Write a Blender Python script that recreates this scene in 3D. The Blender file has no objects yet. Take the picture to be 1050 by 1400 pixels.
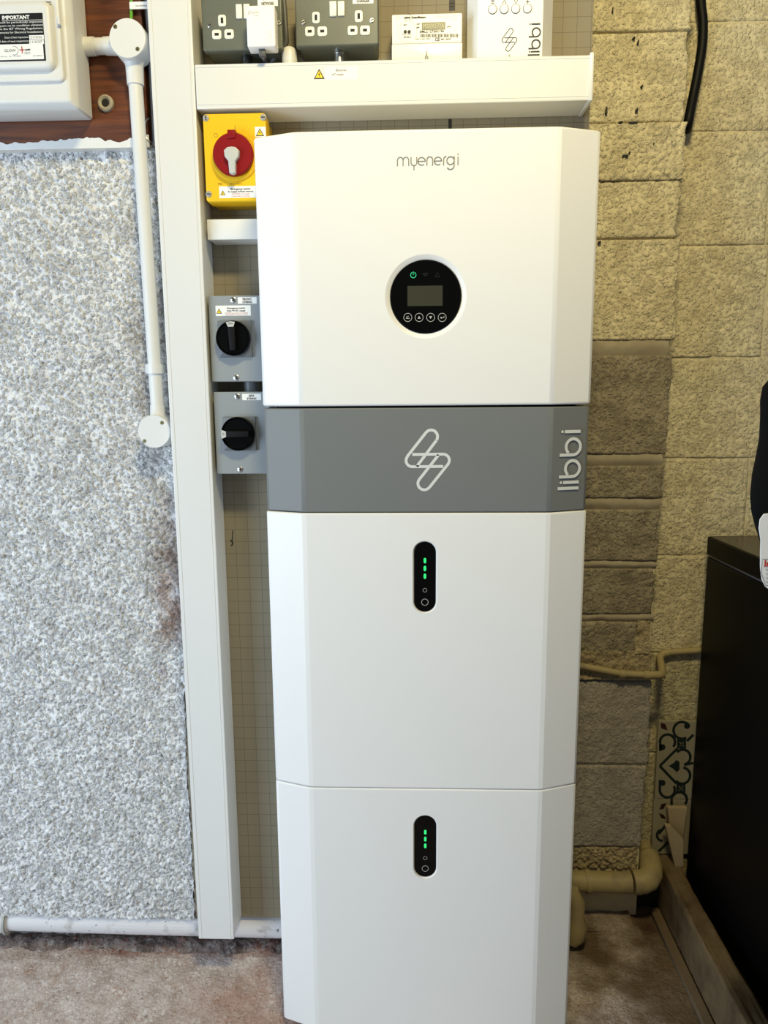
import bpy, bmesh, math, random
import numpy as np
from mathutils import Vector, Matrix
S = bpy.context.scene
COL = S.collection
random.seed(4)
# ------------------------------------------------------------------ camera
F = 1000.0; PITCH = .1646; YAW = .0375; ROLL = -.0078
CAM = (-.0246, -1.236, 1.245)
def _rot(v):           # camera space (right, up, forward) -> world
    xr, up, dep = v
    cp, sp = math.cos(PITCH), math.sin(PITCH)
    yr = dep*cp + up*sp; z = -dep*sp + up*cp
    c, s = math.cos(YAW), math.sin(YAW)
    return Vector((xr*c - yr*s, xr*s + yr*c, z))
cr, sr = math.cos(ROLL), math.sin(ROLL)
def ray(u, v):
    a, b = u-525, v-700
    return _rot(((a*cr + b*sr)/F, -(-a*sr + b*cr)/F, 1.0))
def P(u, v, y):        # real point of the photo's pixel on the vertical plane Y = y
    r = ray(u, v); t = (y-CAM[1])/r.y
    return Vector(CAM) + r*t
def PZ(u, v, z=0.):
    r = ray(u, v); t = (z-CAM[2])/r.z
    return Vector(CAM) + r*t
cam = bpy.data.objects.new('camera', bpy.data.cameras.new('camera')); COL.objects.link(cam)
r_ = _rot((cr, -sr, 0.)); 
# image x axis and y axis directions in world
ax = ray(526, 700) - ray(525, 700); ay = ray(525, 699) - ray(525, 700); fw = ray(525, 700)
ax.normalize(); ay.normalize(); fw.normalize()
m = Matrix((ax, ay, -fw)).transposed().to_4x4(); m.translation = CAM
cam.matrix_world = m
cam.data.sensor_fit = 'VERTICAL'; cam.data.sensor_height = 36; cam.data.lens = 36*F/1400
cam.data.clip_start = .02
S.camera = cam
# ------------------------------------------------------------------ light
S.view_settings.view_transform = 'Standard'; S.view_settings.look = 'None'
S.view_settings.gamma = 1; S.view_settings.use_curve_mapping = False
S.view_settings.exposure = 0.0
w = bpy.data.worlds.new('world'); S.world = w; w.use_nodes = True
w.node_tree.nodes['Background'].inputs[0].default_value = (.86, .92, 1, 1)
w.node_tree.nodes['Background'].inputs[1].default_value = .16
def area(name, loc, target, sx, sy, power, col):
    d = bpy.data.lights.new(name, 'AREA'); d.shape = 'RECTANGLE'; d.size = sx; d.size_y = sy
    d.energy = power; d.color = col
    o = bpy.data.objects.new(name, d); COL.objects.link(o); o.location = loc
    o.rotation_euler = (Vector(target)-Vector(loc)).to_track_quat('-Z', 'Y').to_euler()
    return o
area('doorway_daylight', (-2.3, -1.75, .95), (-.2, .2, .7), 1.6, 1.8, 72, (.68, .84, 1))
area('ceiling_lamp', (.12, -1.0, 2.6), (.15, .3, 1.2), .3, .16, 24, (1, .84, .44))
# ------------------------------------------------------------------ geometry helpers
class G:
    def __init__(s): s.bm = bmesh.new(); s.kk = 0
    def box(s, x0, x1, y0, y1, z0, z1, bev=0, seg=2):
        b = bmesh.new(); bmesh.ops.create_cube(b, size=1)
        for v in b.verts: v.co = Vector(((x0+x1)/2+v.co.x*(x1-x0), (y0+y1)/2+v.co.y*(y1-y0), (z0+z1)/2+v.co.z*(z1-z0)))
        if bev: bmesh.ops.bevel(b, geom=b.edges[:], offset=bev, segments=seg, profile=.5, affect='EDGES')
        return s.merge(b)
    def merge(s, b, mat=None):
        if mat: b.transform(mat)
        me = bpy.data.meshes.new('t'); b.to_mesh(me); b.free(); s.bm.from_mesh(me); bpy.data.meshes.remove(me); return s
    def loops(s, loops, cap0=True, cap1=True, closed=True):
        rows = [[s.bm.verts.new(p) for p in L] for L in loops]
        n = len(rows[0])
        for a, b in zip(rows, rows[1:]):
            for i in range(n if closed else n-1):
                j = (i+1) % n
                try: s.bm.faces.new((a[i], a[j], b[j], b[i]))
                except ValueError: pass
        if cap0 and closed: s.bm.faces.new(rows[0][::-1])
        if cap1 and closed: s.bm.faces.new(rows[-1])
        return s
    def prism(s, poly, y0, y1, bev=0, seg=3):
        """polygon (x,z) counter-clockwise seen from the room, front at y0, back at y1"""
        def inset(d):
            n = len(poly); out = []
            for i in range(n):
                a = Vector(poly[i-1]); b = Vector(poly[i]); c = Vector(poly[(i+1) % n])
                e1 = (b-a).normalized(); e2 = (c-b).normalized()
                n1 = Vector((-e1.y, e1.x)); n2 = Vector((-e2.y, e2.x))
                m_ = n1+n2; l = m_.length
                m_ = m_/l*min(d/max(.3, l/2), d*2.2) if l > 1e-6 else n1*d
                out.append(b+m_)
            return out
        L = [[(p[0], y1, p[1]) for p in poly]]
        if bev:
            for k in range(seg+1):
                t = math.pi/2*k/seg
                L.append([(p[0], y0+bev*(1-math.sin(t)), p[1]) for p in inset(bev*(1-math.cos(t)))])
        else: L.append([(p[0], y0, p[1]) for p in poly])
        return s.loops(L)
    def lathe(s, c, prof, n=40, cap=True):
        """prof: [(radius, y)] around an axis along Y through (c.x, c.z), back to front"""
        L = [[(c[0]+r*math.cos(2*math.pi*k/n), y, c[2]+r*math.sin(2*math.pi*k/n)) for k in range(n)] for r, y in prof]
        return s.loops(L, cap, cap)
    def tube(s, path, r, n=16, caps=True):
        path = [Vector(p) for p in path]; L = []; up = None
        for i, p in enumerate(path):
            d = (path[min(i+1, len(path)-1)]-path[max(i-1, 0)]).normalized()
            if up is None: up = d.orthogonal().normalized()
            up = (up - d*up.dot(d)).normalized(); q = d.cross(up)
            rr = r[i] if isinstance(r, (list, tuple)) else r
            L.append([p+(up*math.cos(2*math.pi*k/n)+q*math.sin(2*math.pi*k/n))*rr for k in range(n)])
        return s.loops(L, caps, caps)
    def ribbon(s, pts, wd, fr, h=.0004, closed=False):
        O, ux, uz, nn = fr; h += s.kk; s.kk += 4e-5; pts = [Vector(p) for p in pts]; n = len(pts); A = []; B = []
        for i, p in enumerate(pts):
            a = pts[i-1] if (i or closed) else p; c = pts[(i+1) % n] if (i < n-1 or closed) else p
            d = (c-a); d = d.normalized() if d.length > 0 else Vector((1, 0)); q = Vector((-d.y, d.x))*wd/2
            A.append(p+q); B.append(p-q)
        T = lambda p: O+ux*p.x+uz*p.y+nn*h
        va = [s.bm.verts.new(T(p)) for p in A]; vb = [s.bm.verts.new(T(p)) for p in B]
        for i in range(n if closed else n-1):
            j = (i+1) % n; s.bm.faces.new((va[i], va[j], vb[j], vb[i]))
        return s
    def poly(s, pts, fr, h=.0004):
        O, ux, uz, nn = fr
        s.bm.faces.new([s.bm.verts.new(O+ux*p[0]+uz*p[1]+nn*h) for p in pts]); return s
    def text(s, txt, x, z, size, fr, width=None, align='LEFT', bold=0, h=.0006):
        c = bpy.data.curves.new('t', 'FONT'); c.body = txt; c.size = size; c.resolution_u = 2
        c.offset = bold*size; o = bpy.data.objects.new('t', c); me = bpy.data.meshes.new_from_object(o)
        bpy.data.objects.remove(o); bpy.data.curves.remove(c)
        xs = [v.co.x for v in me.vertices]
        if xs:
            w0, w1 = min(xs), max(xs); k = (width/(w1-w0)) if width else 1
            off = x - w0*k - ((w1-w0)*k/2 if align == 'CENTER' else 0)
            O, ux, uz, nn = fr
            for v in me.vertices: v.co = O+ux*(v.co.x*k+off)+uz*(v.co.y+z)+nn*h
            s.bm.from_mesh(me)
        bpy.data.meshes.remove(me); return s
def front(y): return (Vector((0, y, 0)), Vector((1, 0, 0)), Vector((0, 0, 1)), Vector((0, -1, 0)))
def arc(cx, cy, r, a0, a1, n=10): return [(cx+r*math.cos(math.radians(a0+(a1-a0)*k/n)), cy+r*math.sin(math.radians(a0+(a1-a0)*k/n))) for k in range(n+1)]
def rrect(x0, x1, z0, z1, r, n=4):
    return arc(x1-r, z1-r, r, 0, 90, n)+arc(x0+r, z1-r, r, 90, 180, n)+arc(x0+r, z0+r, r, 180, 270, n)+arc(x1-r, z0+r, r, 270, 360, n)
def circ(cx, cz, r, n=24): return [(cx+r*math.cos(2*math.pi*k/n), cz+r*math.sin(2*math.pi*k/n)) for k in range(n)]
ORG = {}
def tag(o, label=None, cat=None, group=None, kind=None):
    if label: o['label'] = label
    if cat: o['category'] = cat
    if group: o['group'] = group
    if kind: o['kind'] = kind
    return o
def root(name, loc, label, cat, group=None):
    o = bpy.data.objects.new(name, None); o.empty_display_size = .02; COL.objects.link(o)
    o.location = loc; ORG[o.name] = Vector(loc); return tag(o, label, cat, group)
def put(name, g, mat, parent=None, label=None, ang=35, org=None):
    me = bpy.data.meshes.new(name); bm = g.bm if isinstance(g, G) else g
    off = ORG[parent.name] if parent else (Vector(org) if org else Vector((0, 0, 0)))
    flat = all(abs(f.normal.length) < 1e-9 for f in []) 
    bmesh.ops.remove_doubles(bm, verts=bm.verts, dist=1e-6)
    if any(len(e.link_faces) == 2 for e in bm.edges) and not getattr(g, 'raw', False) and all(len(e.link_faces) > 1 for e in bm.edges): bmesh.ops.recalc_face_normals(bm, faces=bm.faces)
    for v in bm.verts: v.co -= off
    bm.to_mesh(me); bm.free()
    me.materials.append(mat); me.shade_smooth(); me.set_sharp_from_angle(angle=math.radians(ang)); flat_big(me)
    o = bpy.data.objects.new(name, me); COL.objects.link(o)
    if parent: o.parent = parent
    else: o.location = off
    ORG[o.name] = off
    if label: o['label'] = label
    return o
def flat_big(me, a=.004):
    for p in me.polygons:
        if p.area > a: p.use_smooth = False
def cut(obj, cutter):
    """subtract a cutter mesh from an object, leaving plain geometry"""
    co = bpy.data.objects.new('cutter', bpy.data.meshes.new('cutter')); bmesh.ops.recalc_face_normals(cutter.bm, faces=cutter.bm.faces)
    off = ORG[obj.name]
    for v in cutter.bm.verts: v.co -= off
    cutter.bm.to_mesh(co.data); cutter.bm.free(); COL.objects.link(co); co.location = off
    md = obj.modifiers.new('b', 'BOOLEAN'); md.operation = 'DIFFERENCE'; md.object = co; md.solver = 'EXACT'
    dg = bpy.context.evaluated_depsgraph_get(); me = bpy.data.meshes.new_from_object(obj.evaluated_get(dg), depsgraph=dg)
    obj.modifiers.clear(); obj.data = me; bpy.data.objects.remove(co)
    me.shade_smooth(); me.set_sharp_from_angle(angle=math.radians(25)); flat_big(me)
# vectorised noise
def _h(i, j, s): 
    n = np.sin(i*127.1+j*311.7+s*74.7)*43758.5453; return n-np.floor(n)
def vn(x, z, sc, s=0):
    x = x*sc; z = z*sc; i = np.floor(x); j = np.floor(z); u = x-i; v = z-j; u = u*u*(3-2*u); v = v*v*(3-2*v)
    return (_h(i, j, s)*(1-u)+_h(i+1, j, s)*u)*(1-v)+(_h(i, j+1, s)*(1-u)+_h(i+1, j+1, s)*u)*v
def fbm(x, z, sc, s=0, o=3):
    return sum(vn(x, z, sc*2**k, s+k*7)*.5**k for k in range(o))/sum(.5**k for k in range(o))
def wor(x, z, sc, s=0):
    x = x*sc; z = z*sc; i = np.floor(x); j = np.floor(z); best = np.full(x.shape, 9.)
    for a in (-1, 0, 1):
        for b in (-1, 0, 1):
            px = i+a+_h(i+a, j+b, s); pz = j+b+_h(i+a, j+b, s+3.3)
            best = np.minimum(best, (px-x)**2+(pz-z)**2)
    return np.sqrt(best)
def grid(name, us, vs, fn, mat, parent=None, org=None):
    """fn(U,V)->(X,Y,Z) arrays"""
    U, V = np.meshgrid(us, vs); X, Y, Z = fn(U, V); off = ORG[parent.name] if parent else Vector(org or (0, 0, 0))
    co = np.stack([X-off.x, Y-off.y, Z-off.z], -1).reshape(-1, 3); nu, nv = len(us), len(vs)
    a = (np.arange(nv-1)[:, None]*nu+np.arange(nu-1)[None, :]).reshape(-1)
    q = np.stack([a, a+1, a+nu+1, a+nu], -1)
    me = bpy.data.meshes.new(name); me.vertices.add(len(co)); me.vertices.foreach_set('co', co.ravel())
    me.loops.add(q.size); me.loops.foreach_set('vertex_index', q.ravel().astype(np.int32))
    me.polygons.add(len(q)); me.polygons.foreach_set('loop_start', (np.arange(len(q))*4).astype(np.int32))
    me.update(calc_edges=True); me.validate(); me.materials.append(mat); me.shade_smooth()
    o = bpy.data.objects.new(name, me); COL.objects.link(o)
    if parent: o.parent = parent
    else: o.location = off
    ORG[o.name] = off; return o
# ------------------------------------------------------------------ materials
def M(name, col, rough=.5, metal=0, vary=None, bump=None, emit=None, spec=.5, ramp=None, crack=None):
    m = bpy.data.materials.new(name); m.use_nodes = True; nt = m.node_tree; b = nt.nodes['Principled BSDF']
    b.inputs['Base Color'].default_value = (*col, 1); b.inputs['Roughness'].default_value = rough
    b.inputs['Metallic'].default_value = metal; b.inputs['Specular IOR Level'].default_value = spec
    tc = nt.nodes.new('ShaderNodeNewGeometry')
    def noise(sc, det=4, rgh=.6):
        n = nt.nodes.new('ShaderNodeTexNoise'); n.inputs['Scale'].default_value = sc; n.inputs['Detail'].default_value = det
        n.inputs['Roughness'].default_value = rgh; nt.links.new(tc.outputs['Position'], n.inputs['Vector']); return n
    if ramp:       # [(scale, lo, hi, colour)], layered over the base colour
        prev = None
        for sc, lo, hi, c in ramp:
            n = noise(sc); mr = nt.nodes.new('ShaderNodeMapRange'); mr.inputs[1].default_value = lo; mr.inputs[2].default_value = hi
            nt.links.new(n.outputs[0], mr.inputs[0]); mx = nt.nodes.new('ShaderNodeMix'); mx.data_type = 'RGBA'
            nt.links.new(mr.outputs[0], mx.inputs[0]); mx.inputs[7].default_value = (*c, 1)
            if prev: nt.links.new(prev, mx.inputs[6])
            else: mx.inputs[6].default_value = (*col, 1)
            prev = mx.outputs[2]
        nt.links.new(prev, b.inputs['Base Color'])
    elif vary:
        n = noise(vary[0]); mx = nt.nodes.new('ShaderNodeMix'); mx.data_type = 'RGBA'
        nt.links.new(n.outputs[0], mx.inputs[0]); k = vary[1]
        mx.inputs[6].default_value = (*[c*(1-k) for c in col], 1); mx.inputs[7].default_value = (*[min(1, c*(1+k)) for c in col], 1)
        nt.links.new(mx.outputs[2], b.inputs['Base Color'])
    if crack:      # (cells per metre, depth m, colour for pit dirt and painted crevice shade, amount)
        nd = noise(crack[0]*1.5, 3); ad = nt.nodes.new('ShaderNodeVectorMath'); ad.operation = 'MULTIPLY_ADD'
        nt.links.new(nd.outputs['Color'], ad.inputs[0]); ad.inputs[1].default_value = (1.1/crack[0],)*3; nt.links.new(tc.outputs['Position'], ad.inputs[2])
        vo = nt.nodes.new('ShaderNodeTexVoronoi'); vo.feature = 'F1'; vo.inputs['Scale'].default_value = crack[0]; vo.inputs['Detail'].default_value = 1.5; nt.links.new(ad.outputs[0], vo.inputs['Vector'])
        inv = nt.nodes.new('ShaderNodeMapRange'); inv.inputs[1].default_value = 0; inv.inputs[2].default_value = .9; inv.inputs[3].default_value = 1; inv.inputs[4].default_value = 0; nt.links.new(vo.outputs['Distance'], inv.inputs[0])
        bp0 = nt.nodes.new('ShaderNodeBump'); bp0.inputs['Strength'].default_value = 1; bp0.inputs['Distance'].default_value = crack[1]; nt.links.new(inv.outputs[0], bp0.inputs['Height'])
        ng = noise(crack[0]*.22, 3); mr = nt.nodes.new('ShaderNodeMath'); mr.operation = 'MULTIPLY'
        dd = nt.nodes.new('ShaderNodeMapRange'); dd.inputs[1].default_value = .52; dd.inputs[2].default_value = .85; nt.links.new(vo.outputs['Distance'], dd.inputs[0])
        d2 = nt.nodes.new('ShaderNodeMapRange'); d2.inputs[1].default_value = .42; d2.inputs[2].default_value = .66; d2.inputs[4].default_value = crack[3]; nt.links.new(ng.outputs[0], d2.inputs[0])
        nt.links.new(dd.outputs[0], mr.inputs[0]); nt.links.new(d2.outputs[0], mr.inputs[1])
        mx = nt.nodes.new('ShaderNodeMix'); mx.data_type = 'RGBA'; nt.links.new(mr.outputs[0], mx.inputs[0]); mx.inputs[7].default_value = (*crack[2], 1)
        if b.inputs['Base Color'].links: nt.links.new(b.inputs['Base Color'].links[0].from_socket, mx.inputs[6])
        else: mx.inputs[6].default_value = (*col, 1)
        nt.links.new(mx.outputs[2], b.inputs['Base Color']); nt.links.new(bp0.outputs[0], b.inputs['Normal'])
    if bump:
        n = noise(bump[0], 6, .65); bp = nt.nodes.new('ShaderNodeBump'); bp.inputs['Strength'].default_value = bump[1]
        bp.inputs['Distance'].default_value = bump[2]
        if crack: nt.links.new(bp0.outputs[0], bp.inputs['Normal'])
        nt.links.new(n.outputs[0], bp.inputs['Height']); nt.links.new(bp.outputs[0], b.inputs['Normal'])
    if emit: b.inputs['Emission Color'].default_value = (*emit[0], 1); b.inputs['Emission Strength'].default_value = emit[1]
    return m
WHITE = M('white_powder_coat', (.83, .83, .82), .42, bump=(900, .02, .0005))
UGREY = M('grey_powder_coat', (.17, .18, .18), .5, bump=(900, .03, .0005))
PVC = M('white_pvc_trunking', (.73, .73, .71), .38, vary=(4, .02))
PVCG = M('white_pvc_fitting', (.74, .74, .72), .35)
OLD = M('aged_white_plastic', (.72, .72, .70), .42, vary=(6, .04))
BLACK = M('gloss_black', (.002, .002, .002), .22, spec=.14)
MBLACK = M('matt_black', (.003, .003, .003), .55, spec=.2)
GAP = M('dark_gap', (.01, .01, .011), .8)
GREYP = M('grey_enclosure', (.27, .29, .30), .45, vary=(20, .03))
GREYD = M('grey_plate', (.13, .14, .15), .45)
YEL = M('yellow_enclosure', (.86, .52, .008), .38)
RED = M('red_knob', (.24, .001, .003), .45, spec=.3)
KEY = M('pale_grey_lever', (.52, .53, .50), .45)
CLAD = M('hammered_grey_metal', (.12, .13, .105), .38, 0, vary=(60, .1), bump=(300, .12, .0006))
STEEL = M('steel', (.55, .55, .53), .3, 1)
DSTEEL = M('dark_steel', (.12, .12, .12), .35, 1)
SLOT = M('slot_black', (.01, .01, .01), .7)
IVORY = M('ivory_plastic', (.82, .80, .72), .35)
STICK = M('white_sticker', (.85, .85, .83), .5)
INK = M('dark_ink', (.02, .02, .02), .6)
GINK = M('grey_ink', (.16, .16, .15), .6)
LINK = M('pale_grey_ink', (.50, .50, .48), .6)
LOGO = M('pale_logo_print', (.68, .70, .69), .5)
LGREY = M('logo_grey_print', (.19, .19, .18), .5)
REDINK = M('red_ink', (.45, .02, .02), .6)
SIGNY = M('warning_yellow', (.9, .65, .02), .5)
LCD = M('lcd_glass', (.045, .045, .028), .12)
LCDG = M('lcd_segments', (.30, .31, .18), .3)
GLOW = M('green_led', (.02, .4, .1), .4, emit=((.03, .85, .22), .75))
GLOW2 = M('green_icon', (.02, .3, .12), .4, emit=((.03, .7, .30), .6))
GWIRE = M('green_wire', (.12, .36, .03), .4)
GCABLE = M('grey_cable', (.10, .10, .10), .45)
RENDER = M('white_pebbledash', (.78, .78, .78), .8, bump=(300, .4, .003), crack=(120, .009, (.27, .26, .25), .42),
           ramp=[(9, .5, .75, (.78, .78, .77)), (120, .57, .68, (.60, .60, .60)), (200, .58, .66, (.86, .86, .86)), (3.1, .62, .74, (.62, .58, .52))])
FLOORM = M('stained_concrete', (.62, .51, .46), .9, bump=(150, .8, .005), crack=(110, .003, (.24, .15, .11), .5),
           ramp=[(7, .4, .65, (.70, .60, .55)), (16, .58, .72, (.50, .32, .24)), (130, .52, .62, (.80, .72, .68)), (90, .62, .75, (.22, .15, .12))])
WOOD = M('varnished_brown_board', (.16, .035, .012), .5)
PLANKM = M('rough_sawn_timber', (.14, .095, .045), .7, bump=(140, .3, .002), ramp=[(14, .45, .7, (.07, .045, .02)), (60, .6, .72, (.07, .04, .02))])
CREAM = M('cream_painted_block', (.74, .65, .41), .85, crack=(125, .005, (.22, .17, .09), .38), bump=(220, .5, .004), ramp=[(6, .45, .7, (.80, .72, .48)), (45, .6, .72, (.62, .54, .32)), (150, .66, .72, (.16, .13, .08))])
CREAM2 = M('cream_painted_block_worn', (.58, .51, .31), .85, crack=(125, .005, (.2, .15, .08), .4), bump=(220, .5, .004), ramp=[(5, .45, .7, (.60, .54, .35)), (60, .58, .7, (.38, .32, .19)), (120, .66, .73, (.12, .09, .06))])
TANB = M('unpainted_tan_block', (.33, .28, .19), .9, crack=(125, .0045, (.10, .08, .05), .6), bump=(260, .4, .003), ramp=[(6, .45, .7, (.39, .34, .23)), (60, .6, .72, (.25, .21, .14)), (120, .66, .73, (.10, .08, .05))])  # bare tan blockwork below the cream paint
TANM = M('tan_mortar', (.33, .28, .19), .85, ramp=[(20, .45, .65, (.38, .33, .23))])
GREYB = M('bare_grey_block', (.40, .36, .30), .9, crack=(140, .003, (.16, .13, .10), .4), bump=(220, .5, .004), ramp=[(6, .45, .7, (.46, .42, .36)), (80, .6, .72, (.28, .25, .2))])
MORT = M('cream_mortar', (.66, .57, .35), .9, bump=(200, .4, .002), ramp=[(20, .45, .65, (.56, .50, .34))])
MORTR = M('rough_cream_mortar', (.50, .41, .24), .9, crack=(150, .004, (.16, .11, .06), .6), bump=(160, .6, .004), ramp=[(70, .5, .65, (.40, .31, .17))])
CPIPE = M('cream_painted_pipe', (.36, .29, .14), .5, ramp=[(20, .55, .75, (.25, .20, .12))], bump=(80, .15, .001))
WPIPE = M('grimy_white_pipe', (.66, .64, .65), .5, ramp=[(25, .55, .7, (.38, .35, .33)), (90, .66, .7, (.12, .10, .09))])
TILEM = M('cream_glazed_tile', (.30, .27, .19), .25, vary=(10, .06))
TILEP = M('tile_teal_print', (.012, .02, .018), .3)
TILER = M('tile_maroon_print', (.04, .01, .008), .3)
RUBBLE = M('stained_rubble', (.24, .18, .16), .95, bump=(150, .8, .006), crack=(90, .005, (.04, .025, .02), .8), ramp=[(12, .5, .6, (.26, .08, .035)), (45, .5, .62, (.38, .33, .31)), (25, .6, .7, (.10, .03, .02))])
LID = M('brown_reflection_top', (.028, .018, .013), .24)  # brown reflection on the black lid put into its colour
FRIDGE = M('black_appliance', (.002, .002, .002), .4, spec=.15)
CLOTH = M('black_bag_fabric', (.003, .003, .003), .9, spec=.1)
TAGM = M('white_fabric_tag', (.72, .72, .72), .8, bump=(60, .3, .002))
# wood grain, running along X
nt = WOOD.node_tree; b = nt.nodes['Principled BSDF']; gg = nt.nodes.new('ShaderNodeNewGeometry'); mp = nt.nodes.new('ShaderNodeMapping')
mp.inputs['Scale'].default_value = (1.6, 1, 26); nt.links.new(gg.outputs['Position'], mp.inputs[0])
nz = nt.nodes.new('ShaderNodeTexNoise'); nz.inputs['Scale'].default_value = 4; nz.inputs['Detail'].default_value = 5; nz.inputs['Distortion'].default_value = .6
nt.links.new(mp.outputs[0], nz.inputs['Vector']); cr_ = nt.nodes.new('ShaderNodeValToRGB')
cr_.color_ramp.elements[0].position = .3; cr_.color_ramp.elements[0].color = (.05, .010, .002, 1)
cr_.color_ramp.elements[1].position = .72; cr_.color_ramp.elements[1].color = (.19, .05, .009, 1)
nt.links.new(nz.outputs[0], cr_.inputs[0]); nt.links.new(cr_.outputs[0], b.inputs['Base Color'])
# board with printed 25 mm grid
BOARD = M('grey_backer_board', (.36, .32, .235), .8, bump=(120, .12, .001))
nt = BOARD.node_tree; b = nt.nodes['Principled BSDF']; gg = nt.nodes.new('ShaderNodeNewGeometry'); sx = nt.nodes.new('ShaderNodeSeparateXYZ')
nt.links.new(gg.outputs['Position'], sx.inputs[0])
def mth(op, a, bb):
    n = nt.nodes.new('ShaderNodeMath'); n.operation = op
    for i, q in enumerate((a, bb)):
        if q is None: continue
        if isinstance(q, (int, float)): n.inputs[i].default_value = q
        else: nt.links.new(q, n.inputs[i])
    return n.outputs[0]
ls = [mth('LESS_THAN', mth('FRACT', mth('MULTIPLY', mth('ADD', sx.outputs[i], 5.004), 40.), None), .045) for i in (0, 2)]
mk = mth('MAXIMUM', ls[0], ls[1]); mx = nt.nodes.new('ShaderNodeMix'); mx.data_type = 'RGBA'; nt.links.new(mth('MULTIPLY', mk, .55), mx.inputs[0])
nz = nt.nodes.new('ShaderNodeTexNoise'); nz.inputs['Scale'].default_value = 9; nz.inputs['Detail'].default_value = 4; nt.links.new(gg.outputs['Position'], nz.inputs['Vector'])
m2 = nt.nodes.new('ShaderNodeMix'); m2.data_type = 'RGBA'; nt.links.new(nz.outputs[0], m2.inputs[0]); m2.inputs[6].default_value = (.22, .19, .13, 1); m2.inputs[7].default_value = (.29, .25, .175, 1)
nt.links.new(m2.outputs[2], mx.inputs[6]); mx.inputs[7].default_value = (.10, .08, .05, 1); nt.links.new(mx.outputs[2], b.inputs['Base Color'])
# fixed stains (floor rust, red patch on render) and painted shade
def stain_or_shade(mat, col, terms, nsc, namt=.5):
    """terms: (axis, centre, halfwidth) product of soft boxes, broken up by noise"""
    nt = mat.node_tree; b = nt.nodes['Principled BSDF']; src = b.inputs['Base Color'].links[0].from_socket
    g = nt.nodes.new('ShaderNodeNewGeometry'); s = nt.nodes.new('ShaderNodeSeparateXYZ'); nt.links.new(g.outputs['Position'], s.inputs[0])
    def mm(op, a, q):
        n = nt.nodes.new('ShaderNodeMath'); n.operation = op
        for i, v in enumerate((a, q)):
            if v is None: continue
            if isinstance(v, (int, float)): n.inputs[i].default_value = v
            else: nt.links.new(v, n.inputs[i])
        return n.outputs[0]
    nz = nt.nodes.new('ShaderNodeTexNoise'); nz.inputs['Scale'].default_value = nsc; nz.inputs['Detail'].default_value = 6; nt.links.new(g.outputs['Position'], nz.inputs['Vector'])
    acc = None
    for ax_, c, hw in terms:
        d = mm('DIVIDE', mm('ABSOLUTE', mm('SUBTRACT', s.outputs[ax_], c), None), hw)
        acc = d if acc is None else mm('MAXIMUM', acc, d)
    v = mm('ADD', mm('SUBTRACT', 1.0, acc), mm('MULTIPLY', mm('SUBTRACT', nz.outputs[0], .5), 2.4))
    mr = nt.nodes.new('ShaderNodeMapRange'); mr.inputs[1].default_value = 0; mr.inputs[2].default_value = .8; mr.inputs[4].default_value = namt; nt.links.new(v, mr.inputs[0])
    mx = nt.nodes.new('ShaderNodeMix'); mx.data_type = 'RGBA'; nt.links.new(mr.outputs[0], mx.inputs[0]); nt.links.new(src, mx.inputs[6]); mx.inputs[7].default_value = (*col, 1)
    nt.links.new(mx.outputs[2], b.inputs['Base Color'])
stain_or_shade(FLOORM, (.22, .055, .025), [(1, .235, .045), (0, -.42, .5)], 14, .85)
stain_or_shade(FLOORM, (.42, .20, .13), [(1, .02, .18), (0, -.35, .16)], 9, .55)
stain_or_shade(FLOORM, (.11, .066, .02), [(0, .56, .36)], 6, .92)  # shade right of the unit put into the floor colour
stain_or_shade(FLOORM, (.07, .03, .012), [(0, .53, .025), (1, .33, .05)], 20, .9)
stain_or_shade(RENDER, (.26, .14, .10), [(0, -.495, .06), (2, .84, .19)], 22, .8)
stain_or_shade(RENDER, (.27, .23, .19), [(0, -.535, .04), (2, 1.2, .42)], 13, .55)  # shade beside the conduit painted into the render colour
# ------------------------------------------------------------------ depths (Y): unit front 0, board .20, pier .35, recess .44
YB = .20; YP = .35; YR = .44
# ---- floor
def ffn(U, V):
    h = (fbm(U, V, 14, 1)-.5)*.008+(fbm(U, V, 120, 5)-.5)*.0035-.003
    return U, V, np.minimum(h, .0)
grid('floor', np.arange(-1.15, .62, .006), np.arange(-.35, .50, .005), ffn, FLOORM)['kind'] = 'structure'
g = G(); g.box(-2.6, 2.2, -3.2, .5, -.12, -.012); put('floor', g, FLOORM)['kind'] = 'structure'
# ---- left wall: pebbledash
zb = .092
def rfn(U, V):
    w1 = wor(U+.006*fbm(U, V, 60, 2), V+.006*fbm(U, V, 60, 12), 150, 1); w2 = wor(U, V, 300, 8)
    h = np.sqrt(np.clip(1-(w1/.75)**2, 0, 1))*.0062*(.2+vn(U, V, 120, 4)) + np.sqrt(np.clip(1-(w2/.8)**2, 0, 1))*.0022
    h += (fbm(U, V, 30, 9)-.5)*.006-.001
    e = np.clip((U+.62)/.13, 0, 1); k = np.clip((.95-V)/.45, 0, 1)
    return U-e*k*.0145+(vn(U*0, V, 70, 2)-.5)*.004*(e > .97), .2012-h, V
wl = tag(bpy.data.objects.new('wall_left', None), kind='structure'); COL.objects.link(wl); ORG[wl.name] = Vector()
grid('render_coat', np.arange(-.97, -.488, .0019), np.arange(zb, 1.705, .0019), rfn, RENDER, wl)
g = G(); g.box(-2.4, -1.06, .203, .28, zb, 2.6); g.box(-1.06, -.97, .2012, .213, zb, 1.7); g.box(-1.06, -.504, .213, .345, zb, 2.6); g.box(-2.4, -.504, .262, .345, -.02, zb); put('masonry', g, RENDER, wl)
wm = tag(bpy.data.objects.new('wall_middle', None), kind='structure'); COL.objects.link(wm); ORG[wm.name] = Vector()
g = G(); g.box(-.504, .295, .2125, .345, zb, 2.6); g.box(-.504, .295, .262, .345, -.02, zb); put('masonry', g, RENDER, wm)
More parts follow.
